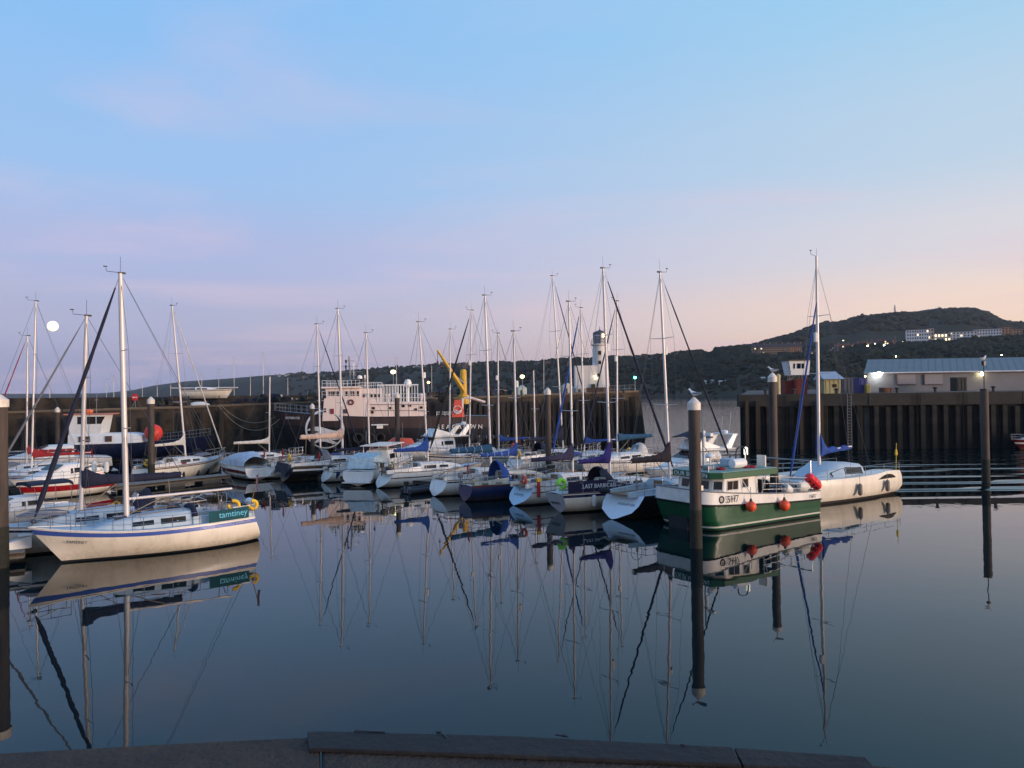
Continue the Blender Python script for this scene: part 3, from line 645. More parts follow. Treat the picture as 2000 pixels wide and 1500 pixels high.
slab([(1434, 1460), (1690, 1478), (1716, 1507), (1452, 1494)], FZ+.020, FZ+.003, PLATE, 'metal_strip', .004)
for px, py in ((697, 1438), (857, 1440), (1102, 1447), (1335, 1466)):
    p = fp(px, py); b = MB(); b.lathe([(.014,0),(.014,.006),(.008,.010)], (p.x,p.y,FZ+.022), n=6); b.build('bolt', DARK, fg)
for px0, py0, px1, py1 in ((703, 1439, 752, 1441), (862, 1442, 873, 1452), (1085, 1446, 1110, 1450)):
    b = MB(); b.tube([fp(px0,py0)+Vector((0,0,.027)), fp(px1,py1)+Vector((0,0,.027))], .004, 5); b.build('wire_end', DARK, fg)
b = MB(); a_, c_ = fp(-900, 1500), fp(2700, 1560)
b.prism([(a_.x, -6), (c_.x, -6), (fp(2080,1522).x, fp(2080,1522).y-.05), (fp(1000,1450).x, fp(1000,1450).y-.06), (fp(627,1438).x, fp(627,1438).y-.06), (fp(-260,1484).x, fp(-260,1484).y-.06)], -2, FZ-.46)
b.build('quay_wall', CONC, fg)

# ------------------------------------------------------------------ pontoons
def pontoon(pts, w, label):
    P_ = [gp(*p) for p in pts]; a_, c_ = P_; d_ = c_-a_; L__ = d_.length; rz = math.atan2(d_.y, d_.x)
    t = thing('pontoon', label, 'pontoon', ((a_.x+c_.x)/2, (a_.y+c_.y)/2, 0), rz, 'floating pontoons')
    k_ = max(2, int(L__/1.2)); pm_ = MB(); pm_.box((0,0,0), (1,1,1)); me = pm_.mesh('deck_panel', M('pontoon_deck', (128,122,112), .85, var=.2, scale=5, dirt=.3))
    for i in range(k_): inst('deck_panel', me, t, (-L__/2+(i+.5)*L__/k_, 0, .47), 0, (L__/k_-.02, w, .06))
    b = MB(); b.box((0,0,.33), (L__,w*.98,.2)); b.build('frame', M('pontoon_frame', (92,90,86), .7), t)
    n_ = max(2, int(L__/3)); fm_ = MB(); fm_.box((0,0,.02), (1.6,w*.85,.5)); fme = fm_.mesh('float', M('pontoon_float', (70,72,72), .7))
    for i in range(n_): inst('float', fme, t, (-L__/2+(i+.5)*L__/n_, 0, 0))
    b = MB()
    for s_ in (-1, 1): b.box((0, s_*(w/2+.03), .42), (L__, .06, .12))
    b.build('fender_strip', TIMBER, t)
    for i in range(n_):
        b = MB(); b.tube([(-.14,0,.1),(.14,0,.1)], .022, 5); b.tube([(-.06,0,0),(-.06,0,.1)], .02, 5); b.tube([(.06,0,0),(.06,0,.1)], .02, 5)
        b.build('cleat', DARK, t, loc=(-L__/2+(i+.5)*L__/n_, w/2-.15, .5))
pontoon([(-330, 1132), (50, 1094)], 1.6, 'short pontoon finger under the bow of the cream yacht')
pontoon([(215, 962), (440, 938)], 1.5, 'pontoon between the small white yacht and the near left boats')
pontoon([(455, 925), (1420, 985)], 2.2, 'long walkway pontoon hidden behind the middle row of yachts')
pontoon([(-250, 985), (185, 946)], 1.4, 'pontoon behind the red-striped motor cruiser')
def box_on_pontoon():
    p = gp(38, 1093); t = thing('step_box', 'white step box at the end of the left pontoon finger', 'box', (p.x, p.y, .5), .6)
    b = MB(); b.hexa([(-.45,-.3,0),(.45,-.3,0),(.45,.3,0),(-.45,.3,0),(-.45,-.3,.3),(.45,-.3,.55),(.45,.3,.55),(-.45,.3,.3)]); b.build('body', WHITE, t, bevel=.02)
    b = MB(); b.box((.2,0,.56), (.5,.66,.05)); b.build('lid', WHITE, t)
box_on_pontoon()
for q_, (px, py) in enumerate(((206, 951), (226, 953))):
    p = gp(px, py+9); t = thing('lifebuoy_stand', '%s of two yellow lifebuoys on posts behind the near white yacht' % ['left','right'][q_], 'lifebuoy', (p.x, p.y, 0), 0, 'yellow lifebuoys'); b = MB(); b.tube([(0,.1,-.5),(0,.1,1.0)], .04, 6); b.build('post', GREY, t)
    b = MB(); b.torus((0,0,.95), .27, .085, (.2,-1,.1), 16, 7); b.build('ring', M('lifebuoy_yellow', (232,186,40), .55, var=.1), t, smooth=60)

# ------------------------------------------------------------------ buildings on the far shore
random.seed(21)
ORD = ['first','second','third','fourth','fifth','sixth','seventh','eighth','ninth','tenth','eleventh','twelfth','thirteenth','fourteenth','fifteenth','sixteenth','seventeenth','eighteenth','nineteenth','twentieth','twenty-first','twenty-second','twenty-third','twenty-fourth','twenty-fifth','twenty-sixth']
BR = [M('far_brick', (112,78,66), .9, var=.2, scale=.2), M('far_render', (176,168,160), .9, var=.1, scale=.2), M('far_stone', (142,122,104), .9, var=.15, scale=.2), M('far_white', (206,204,204), .9, var=.06, scale=.2), M('far_buff', (176,130,98), .9, var=.15, scale=.2)]
SLATE = M('far_slate', (66,60,64), .8, var=.2, scale=.3); TILE = M('far_tile', (112,62,48), .85, var=.2, scale=.3)
FARGL = glass('far_window', (26,30,38), .15)
def house(px, py, wpx, hpx, label, mat, roof, floors=2, bays=2, lit=0.0, group=None, name='house', flat=False, p=None, cat='house', chim=True):
    p = p or on_coast(px, py); k = mpp(p.y); w, h, d = wpx*k, hpx*k, max(7, wpx*k*.7)
    rz = -math.atan2(p.x, p.y)*.8; t = thing(name, label, cat, p-Vector((0,0,2.0)), rz, group); h += 2.0
    hw_ = h if flat else h*.74
    b = MB(); b.box((0,0,hw_/2), (w,d,hw_)); b.build('wall', mat, t)
    b = MB()
    if flat: b.box((0,0,hw_+.3), (w+.8,d+.8,.6))
    else: b.add([(-w*.53,-d*.56,hw_),(w*.53,-d*.56,hw_),(w*.53,d*.56,hw_),(-w*.53,d*.56,hw_),(-w*.5,0,h),(w*.5,0,h)], [(0,1,5,4),(1,2,5),(2,3,4,5),(3,0,4),(0,3,2,1)])
    rf_ = b.build('roof', roof, t)
    if chim and not flat:
        b = MB(); b.box((w*.42,0,h+.3), (w*.12,1.4,2.6)); b.build('chimney', mat, rf_)
    z0_ = 2.6; fh = (hw_-z0_)/floors
    wm = MB(); wm.box((0,0,0), (w/bays*.48, .3, fh*.52)); wme = [wm.mesh('window', FARGL), None]; wl = MB(); wl.box((0,0,0), (w/bays*.48,.3,fh*.52)); wme[1] = wl.mesh('window', L_WIN)
    for fl_ in range(floors):
        for by_ in range(bays):
            inst('window', wme[1 if random.random() < lit else 0], t, (-w/2+(by_+.5)*w/bays, -d/2-.05, z0_+fh*(fl_+.5)))
    return t
for i, px in enumerate(range(1476, 1572, 12)):
    house(px, 697-(px-1476)*.02, 12.2, 25, 'tall dark terrace house in the row on the cliff, %s from its left end' % ['first','second','third','fourth','fifth','sixth','seventh','eighth'][i], BR[2] if i < 6 else BR[4], SLATE, 4, 3, .06, 'terrace houses on the cliff', 'terrace_house')
def hotel(px0, px1, y0, y1, lab, mat, fl, bays, lit=.05):
    return house((px0+px1)/2, y1, px1-px0, y1-y0, lab, mat, SLATE, fl, bays, lit, None, 'hotel', True, cat='hotel', chim=False)
hotel(1774, 1812, 645, 672, 'white four-storey hotel block at the left end of the hillside complex', BR[3], 4, 9)
hotel(1813, 1825, 642, 671, 'pale stair tower on the hillside joined to the white hotel block', BR[1], 4, 2)
hotel(1827, 1856, 652, 669, 'low cream pavilion with lit windows beside the pale stair tower', BR[1], 2, 5, .5)
hotel(1857, 1905, 649, 665, 'long grey block with dark balconies in the middle of the hillside complex', BR[3], 3, 8)
hotel(1906, 1952, 644, 662, 'long pale block right of the dark balconies on the hillside', BR[3], 3, 10)
hotel(1953, 1975, 640, 661, 'buff tower block at the right end of the hillside complex', BR[4], 4, 4)
hotel(1976, 1996, 643, 660, 'small buff block at the right edge of the hillside complex', BR[4], 3, 4)
house(1843, 652, 10, 13, 'pink gabled house roof rising above the cream pavilion', BR[4], TILE, 2, 2, 0, None, 'house')
for i in range(13):
    px = 1636+i*9.2; house(px, 684-i*1.0+random.uniform(-1,1), 9, 12, 'small brick villa in the lit row below the hill, %s from its left end' % ORD[i], BR[random.choice((0,0,4,2))], random.choice((SLATE, TILE)), 2, 2, .15, 'villas on the slope below the hill', 'villa')
for i in range(17):
    px = 1203+i*7.4+random.uniform(-2,2); house(px, interp(COAST, px)+random.uniform(1, 11), random.uniform(6, 9), random.uniform(6, 9), 'small house on the wooded ridge right of the lighthouse, %s from the left' % ORD[i], BR[random.choice((0,2,1,2))], random.choice((SLATE, TILE)), 2, 2, .03, 'houses on the ridge behind the lighthouse')
for i, px in enumerate(sorted(random.uniform(860, 1160) for _ in range(26))):
    house(px, interp(COAST, px)+random.uniform(0, 9), random.uniform(5, 9), random.uniform(5, 7.5), 'small house on the far ridge left of the lighthouse, %s from the left' % ORD[i], BR[random.choice((0,1,2,4))], random.choice((SLATE, TILE)), 2, 2, .03, 'houses on the ridge left of the lighthouse')
for i, px in enumerate(sorted(random.uniform(470, 860) for _ in range(16))):
    house(px, interp(COAST, px)+random.uniform(2, 7), random.uniform(4, 7), random.uniform(3, 5), 'tiny pale house on the distant left headland, %s from the left' % ORD[i], BR[random.choice((1,2,3))], SLATE, 1, 2, 0, 'houses on the distant headland')
for i, px in enumerate(sorted(random.uniform(1570, 1640) for _ in range(9))):
    house(px, 690+random.uniform(-3, 8), random.uniform(7, 10), random.uniform(8, 11), 'house among trees between terrace and villas, %s from the left' % ORD[i], BR[random.choice((2,1,0))], SLATE, 2, 2, .1, 'houses among the trees')
# beach huts / boats at the foot of the cliff
for i, (px, py) in enumerate(((1376,748),(1391,746),(1408,748),(1420,747),(1470,741),(1482,742),(1491,741))):
    house(px, py, 8, 4.5, 'tiny pale beach hut at the foot of the cliff, %s from the left' % ORD[i], BR[1], BR[3], 1, 1, 0, 'beach huts under the cliff', 'beach_hut', chim=False, cat='hut')
# street lamps climbing the hillside
for li, (px, py, sz) in enumerate(sorted(((1689,681.5,.7),(1696,677,1.),(1684,682,.6),(1692,686,.8),(1710,674,1.2),(1703,681,.5),(1728,676,1.),(1733,681,.6),(1761,675,.6),(1758,679,.5),(1722,692.5,.8),(1751,699,.9),(1782,704,1.0),(1798,675,.9),(1808,670,1.3),(1864,670,1.0),(1909,668,1.1),(1979,661,.8),(1958,697,1.2),(1772,663,.6),(1765,668,.5),(1648,665,.3),(1615,677,.6),(1718,666,.7),(1990,656,1.2)))):
    p = on_coast(px, py+3); t = thing('street_lamp', 'lit street lamp on the hillside at the right, %s from the left' % ORD[li], 'street lamp', p, 0, 'street lamps on the hillside'); hz_ = max(3, zat(px, py, p.y)-p.z)
    b = MB(); b.tube([(0,0,-1),(0,0,hz_)], .12, 5); b.build('post', GREY, t)
    b = MB(); b.ball((0,0,hz_), (.75*sz**.5,.75*sz**.5,.45*sz**.5), 8, 6); b.build('lamp_head', L_WARM if px % 3 else L_WHITE, t)
# masts on the hill top
for px, y0, y1, lab in ((1748, 614, 596, 'left of the two thin radio towers on the hill top'), (1834.5, 610, 599, 'right of the two thin radio towers on the hill top')):
    a_ = at(px, y0+6, 2100); c_ = at(px, y1, 2100); t = thing('radio_tower', lab, 'tower', a_); hh = c_.z-a_.z
    b = MB()
    for sx_, sy_ in ((-1,-1),(1,-1),(1,1),(-1,1)): b.tube([(sx_*2,sy_*2,-10),(sx_*.9,sy_*.9,hh)], .5, 4)
    b.build('lattice_leg', GREY, t)
    for q in range(6): b = MB(); b.box((0,0,hh*(q+.5)/6), (3.2-q*.25,3.2-q*.25,.7)); b.build('brace', GREY, t)
    b = MB(); b.lathe([(1.6,0),(1.6,5),(.3,6)], (0,0,hh*.8), n=8); b.build('aerial', WHITE, t)
# ------------------------------------------------------------------ boats
random.seed(5)
CH = {}
def gel(name, col, rough=.28):
    m = M('gelcoat_'+name, col, rough, var=.06, scale=1.5, streak=True, dirt=.12, spec=.5); t = m.node_tree; bs = t.nodes['Principled BSDF']
    src = bs.inputs['Base Color'].links[0].from_socket; tcn = t.nodes.new('ShaderNodeTexCoord'); sp = t.nodes.new('ShaderNodeSeparateXYZ'); t.links.new(tcn.outputs['Object'], sp.inputs[0])
    mp = t.nodes.new('ShaderNodeMapping'); mp.inputs['Scale'].default_value = (3, 3, .5); t.links.new(tcn.outputs['Object'], mp.inputs[0]); n = t.nodes.new('ShaderNodeTexNoise'); n.inputs['Scale'].default_value = 2.2; n.inputs['Detail'].default_value = 5; t.links.new(mp.outputs[0], n.inputs['Vector'])
    zz = mth(t, 'ADD', sp.outputs[2], mth(t, 'MULTIPLY', n.outputs[0], -.5)); r = t.nodes.new('ShaderNodeMapRange'); t.links.new(zz, r.inputs[0]); r.inputs[1].default_value = .22; r.inputs[2].default_value = -.16; r.inputs[4].default_value = .34
    t.links.new(mixc(t, r.outputs[0], src, (.16, .13, .075)), bs.inputs['Base Color']); return m     # scum line above the water
HW = gel('white', (228,224,216)); HC = gel('cream', (236,226,208)); HN = gel('navy', (18,26,52)); HBK = gel('black', (16,16,20)); HGRN = M('hull_green', (16,74,46), .35, var=.12, scale=1.5, streak=True, dirt=.1)
HBLU = gel('blue', (26,44,86)); HRED = gel('red', (150,24,34)); HMAR = gel('maroon', (92,26,34)); HPUR = gel('purple', (40,34,76)); HBR = gel('brown', (60,34,28))
DECK = M('deck_grey', (186,192,194), .6, var=.06, scale=3, dirt=.08); DECKB = M('deck_pale_blue', (176,192,200), .6, var=.06, scale=3, dirt=.06); TEAK = M('teak', (132,102,70), .7, var=.2, scale=5, streak=True)
BOOT = M('antifoul_dark', (18,22,30), .7, var=.2)
def cloth(name, col): return M('canvas_'+name, col, .85, var=.18, scale=3, bump=.5, bscale=9)
CB = cloth('blue', (28,66,140)); CN = cloth('navy', (22,26,50)); CT = cloth('teal', (22,72,104)); CP = cloth('purple', (46,36,110)); CI = cloth('indigo', (38,36,66)); CD = cloth('dark_plum', (30,22,32)); CBE = cloth('beige', (206,174,152)); CW = cloth('white', (206,200,190)); CR = cloth('red', (138,24,32)); CBL = cloth('black', (16,16,20)); CG = cloth('grey', (110,112,118)); CTG = cloth('teal_green', (16,76,86))
YEL = M('lifebuoy_yellow', (232,186,40), .55, var=.1); ORG = M('buoy_orange', (232,84,44), .45, var=.08); REDB = M('buoy_red', (226,44,50), .45, var=.08); FEND = M('fender_white', (214,212,204), .5, var=.08, dirt=.12); LIME = M('lime', (126,220,40), .5)
AX = Vector((.8, .6, 0)); PERP = Vector((-.6, .8, 0))

def hull_fn(L, B, fb, fm, fs, brake, srake, ws, draft, tm=.42, n=2.4, bowpow=.75):
    def zs(t): return fs*(1-t)**2*1.0+2*fm*t*(1-t)+fb*t*t if False else (fs+(fm-fs)*min(1, t/.45)*(2-min(1, t/.45)) if t < .45 else fm+(fb-fm)*((t-.45)/.55)**1.8)
    def hb(t): return B/2*(ws+(1-ws)*math.sin(math.pi/2*min(1, t/tm)) if t < tm else max(.004, math.cos(math.pi/2*((t-tm)/(1-tm))))**bowpow)
    def zk(t): return -draft*(1-abs(2*t-1)**2.2)+(-.12 if t > .5 else .02)*abs(2*t-1)**2.2
    def pt(t, z, side):
        u = max(0, min(1, (z-zk(t))/(zs(t)-zk(t)))); y = hb(t)*(1-(1-u)**(n+1.9*max(0, .5-t)*2-.9*max(0, t-.5)*2))
        xs_, xb = -L/2+srake*u, L/2-brake*(1-u); return Vector((xs_+(xb-xs_)*t, side*y, z))
    return zs, hb, zk, pt
def build_hull(root, fn, mats, bt=.09, sf=.86, st=.95, nst=16):
    """mats: antifoul, hull, stripe, transom, rail"""
    zs, hb, zk, pt = fn; b = MB(); rings = []
    for i in range(nst+1):
        t = 1-(1-i/nst)**1.25; z0, z1 = zk(t), zs(t); lv = [z0, max(z0+.01, -.06), max(z0+.02, bt)]
        lo = lv[-1]; lv += [lo+(z1-lo)*f for f in (sf*.35, sf*.7, sf, st, (1+st)/2, 1.0)]
        rings.append([pt(t, z, -1) for z in reversed(lv)]+[pt(t, z, 1) for z in lv[1:]])
    mis = [1, 1, 2, 1, 1, 1, 0, 0]+[0, 0, 1, 1, 1, 2, 1, 1]
    b.loft(rings, mis=mis, closed=False); n = len(rings[0])
    b.add(rings[0], [tuple(range(n))], 3)
    b.build('hull', mats[:4], root, smooth=40)
    d = MB(); m = len(rings)
    prt = [r[-1] for r in rings]; stb = [r[0] for r in rings]; mid = [(p+q)/2+Vector((0,0,.06*min(1, (p-q).length))) for p, q in zip(prt, stb)]
    for i in range(m-1):
        d.quad(stb[i], stb[i+1], mid[i+1], mid[i]); d.quad(mid[i], mid[i+1], prt[i+1], prt[i])
    d.build('deck', mats[4], root, smooth=40)
    r = MB(); up = Vector((0,0,.03)); r.tube([p+up for p in stb], .028, 5); r.tube([p+up for p in prt], .028, 5); r.build('toe_rail', mats[5] if len(mats) > 5 else STEEL, root)
    return rings
def cabin(root, xs, mat, name='cabin', win=None, glassm=None):
    """xs: list of (x, half width bottom, half width top, z bottom, z top)"""
    b = MB(); R2 = []
    for x, wb_, wt, z0, z1 in xs:
        dz = z1-z0; R2.append([Vector((x,-wb_,z0)), Vector((x,-wt-(wb_-wt)*.25,z0+dz*.75)), Vector((x,-wt*.85,z0+dz*.95)), Vector((x,0,z1)), Vector((x,wt*.85,z0+dz*.95)), Vector((x,wt+(wb_-wt)*.25,z0+dz*.75)), Vector((x,wb_,z0))])
    b.loft(R2); c = b.build(name, mat, root, smooth=38)
    if win:
        for (xa, xb, fa, fb_) in win:
            for s_ in (-1, 1):
                w = MB(); P_ = []
                for off in (-.02, .014):
                    for x, f in ((xa, fa), (xb, fa), (xb, fb_), (xa, fb_)):
                        for q0, q1 in zip(xs, xs[1:]):
                            lo_, hi_ = min(q0[0], q1[0]), max(q0[0], q1[0])
                            if lo_-1e-6 <= x <= hi_+1e-6:
                                k_ = (x-q0[0])/(q1[0]-q0[0]); wb_, wt, z0, z1 = [q0[j]+(q1[j]-q0[j])*k_ for j in (1,2,3,4)]
                                g_ = f/.75; y = wb_+(wt+(wb_-wt)*.25-wb_)*g_; P_.append((x, s_*(y+off), z0+(z1-z0)*f)); break
                        else: P_.append((x, 0, 0))
                w.hexa(P_); w.build('window', glassm or GLASS, c)
    return c
def rails(root, fn, t0, t1, k=6, h=.6, name='guardrail', sides=(-1, 1)):
    zs, hb, zk, pt = fn
    for s_ in sides:
        P_ = [pt(t0+(t1-t0)*i/(k-1), zs(t0+(t1-t0)*i/(k-1)), s_)*1.0 for i in range(k)]
        for p in P_:
            b = MB(); q = Vector((p.x, p.y*.96, p.z)); b.tube([q, q+Vector((0,0,h))], .016, 5); b.build('stanchion', STEEL, root)
        b = MB()
        for z in (h*.5, h): b.tube([Vector((p.x, p.y*.96, p.z+z)) for p in P_], .009, 4)
        b.build(name, STEEL, root)
def pulpit(root, fn, t0, t1, h=.65, name='pulpit'):
    zs, hb, zk, pt = fn; b = MB(); ts = [t0+(t1-t0)*i/4 for i in range(5)]
    def rail(hh):
        if t1 > .9: return [pt(t, zs(t), -1)+Vector((.12 if t > .97 else 0,0,hh)) for t in ts]+[pt(t, zs(t), 1)+Vector((.12 if t > .97 else 0,0,hh)) for t in reversed(ts)]
        return [pt(t, zs(t), -1)+Vector((0,0,hh)) for t in reversed(ts)]+[pt(t, zs(t), 1)+Vector((0,0,hh)) for t in ts]
    b.tube(rail(h), .02, 5); b.tube(rail(h*.5), .015, 5)
    for t in ts[::2]:
        for s_ in (-1, 1): p = pt(t, zs(t), s_); b.tube([p, p+Vector((0,0,h))], .018, 5)
    b.build(name, STEEL, root)
def sprayhood(root, x, w, z, h, l, mat):
    b = MB(); R2 = []
    for k_, (dx, hh) in enumerate(((l, .12), (l*.55, .75), (l*.15, 1.0), (0, .98))):
        R2.append([Vector((x+dx, w*math.cos(a), z+h*hh*math.sin(a))) for a in [math.pi*j/10 for j in range(11)]])
    b.loft(R2, closed=False); c = b.build('sprayhood', mat, root, smooth=60)
    w_ = MB(); w_.hexa([(x+l*.80,-w*.45,z+h*.34),(x+l*.80,w*.45,z+h*.34),(x+l*.7,w*.45,z+h*.34),(x+l*.7,-w*.45,z+h*.34),(x+l*.50,-w*.4,z+h*.85),(x+l*.50,w*.4,z+h*.85),(x+l*.46,w*.4,z+h*.8),(x+l*.46,-w*.4,z+h*.8)])
    w_.build('window', glass('vinyl_window', (120,130,138), .2), c)
def lathe_dir(b, prof, o, d, n=10, mi=0):
    o, d = Vector(o), Vector(d).normalized(); u = d.orthogonal().normalized(); w = d.cross(u)
    b.loft([[o+d*z+(u*math.cos(2*math.pi*j/n)+w*math.sin(2*math.pi*j/n))*r for j in range(n)] for r, z in prof], mi=mi); return b
def fender(p, l=.62, r=.13, mat=None, label='', group='white boat fenders'):
    t = thing('boat_fender', label, 'fender', p, 0, group); b = MB(); b.lathe([(.03,0),(r*.7,.05),(r,.14),(r,l-.14),(r*.7,l-.05),(.04,l)], n=12); b.build('body', mat or FEND, t, smooth=50)
    b = MB(); b.tube([(0,0,l-.02),(0,.03,l+.45)], .012, 4); b.build('lanyard', ROPE, t); return t
def ball_buoy(p, r, mat, label, group='round orange buoys', line=.6):
    t = thing('buoy', label, 'buoy', p, 0, group); b = MB(); b.ball((0,0,r), r, 16, 12); b.build('ball', mat, t, smooth=70)
    b = MB(); b.lathe([(.10,0),(.07,.08),(.05,.16)], (0,0,2*r-.03), n=8); b.build('eye', DARK, t)
    if line: b = MB(); b.tube([(0,0,2*r+.1),(0,.04,2*r+.1+line)], .014, 4); b.build('lanyard', ROPE, t)
    return t
def horseshoe(root, p, mat=None, yaw=0.0, R=.26):
    b = MB(); ax = Vector((math.cos(yaw), math.sin(yaw), .15)); b.torus(p, R, .085, ax, 14, 7, 0, .5, 2*math.pi-.5); b.build('lifebuoy', mat or YEL, root, smooth=60)

CANR = cloth('ensign_red', (150,30,40)); SOLAR = glass('solar_panel', (16,20,40), .15)
def clutter(root, fn, L, B, dz, rnd):
    zs, hb, zk, pt = fn; zt = zs(.02)
    if rnd.random() < .5:
        y = rnd.choice((-1,1))*B*.2; b = MB(); b.box((-L*.49,y,zt+.62), (.26,.22,.34)); b.tube([(-L*.49,y,zt+.45),(-L*.495,y,zt-.15)], .05, 6); b.build('outboard_motor', DARK if rnd.random() < .6 else GREY, root, bevel=.04)
    if rnd.random() < .45:
        y = rnd.uniform(-.3,.3)*B; b = MB(); b.tube([(-L*.48,y,zt+.3),(-L*.52,y,zt+1.55)], .016, 5); fs_ = b.build('flagstaff', TEAK, root)
        b = MB(); b.loft([[(-L*.515-.03*i, y+.04*math.sin(i*2+j), zt+1.5-.13*j-.05*i) for i in range(5)] for j in range(6)], closed=False); b.build('ensign', CANR, fs_, smooth=60)
    if rnd.random() < .3: b = MB(); b.box((-L*.485,0,zt+.78), (.5,.95,.03)); b.build('solar_panel', SOLAR, root)
    for k in range(rnd.randint(1,3)):
        b = MB(); b.torus((rnd.uniform(-.4,.3)*L, rnd.choice((-1,1))*B*.33, dz+.08), .17, .05, (0,0,1), 12, 5); b.build('rope_coil', rnd.choice((ROPE, CB, CR, CW)), root)
    for k in range(rnd.randint(1,3)):
        b = MB(); b.box((rnd.uniform(-.42,-.2)*L, rnd.uniform(-.15,.15)*B, dz+.18), (rnd.uniform(.3,.7), rnd.uniform(.3,.5), .3)); b.build('cockpit_locker', rnd.choice((CN, CG, HW, CBL, TEAK)), root, bevel=.05)
    if rnd.random() < .5: horseshoe(root, Vector((-L*.47, rnd.choice((-1,1))*B*.22, zt+.5)), rnd.choice((YEL, CW, ORG)), yaw=0.0, R=.22)
    if rnd.random() < .3:
        b = MB(); R2 = [[Vector((x, B*.16*w*math.cos(a), dz+.45*1.0+h*math.sin(a))) for a in [math.pi*j/8 for j in range(9)]] for x, w, h in ((L*.12,.7,.1),(L*.17,1,.25),(L*.26,1,.25),(L*.31,.3,.1))]; b.loft(R2, closed=False); b.build('dinghy_cover', rnd.choice((CG, CBL, CB)), root, smooth=50)
    b = MB(); b.tube([(L*.49,0,zs(1)+.05),(L*.52,0,zs(1)-.12),(L*.50,0,zs(1)-.35)], .03, 5); b.tube([(L*.50,-.16,zs(1)-.3),(L*.50,.16,zs(1)-.3)], .03, 5); b.build('anchor', STEEL, root)
def scribble(root, org, xdir, up, w, h, mat, n=7, seed=1):
    rnd = random.Random(seed); x = Vector(xdir).normalized(); u = Vector(up); u = (u-x*u.dot(x)).normalized(); b = MB(); o = Vector(org)
    for k in range(n):
        a = o+x*(w*(k+.15)/n); e = o+x*(w*(k+.75)/n); b.tube([a+u*h*rnd.random()*.4, a+u*h, e+u*h*rnd.uniform(.3,.8), e+u*h*rnd.random()*.3], h*.07, 4)
    return b.build('worn_lettering', mat, root)

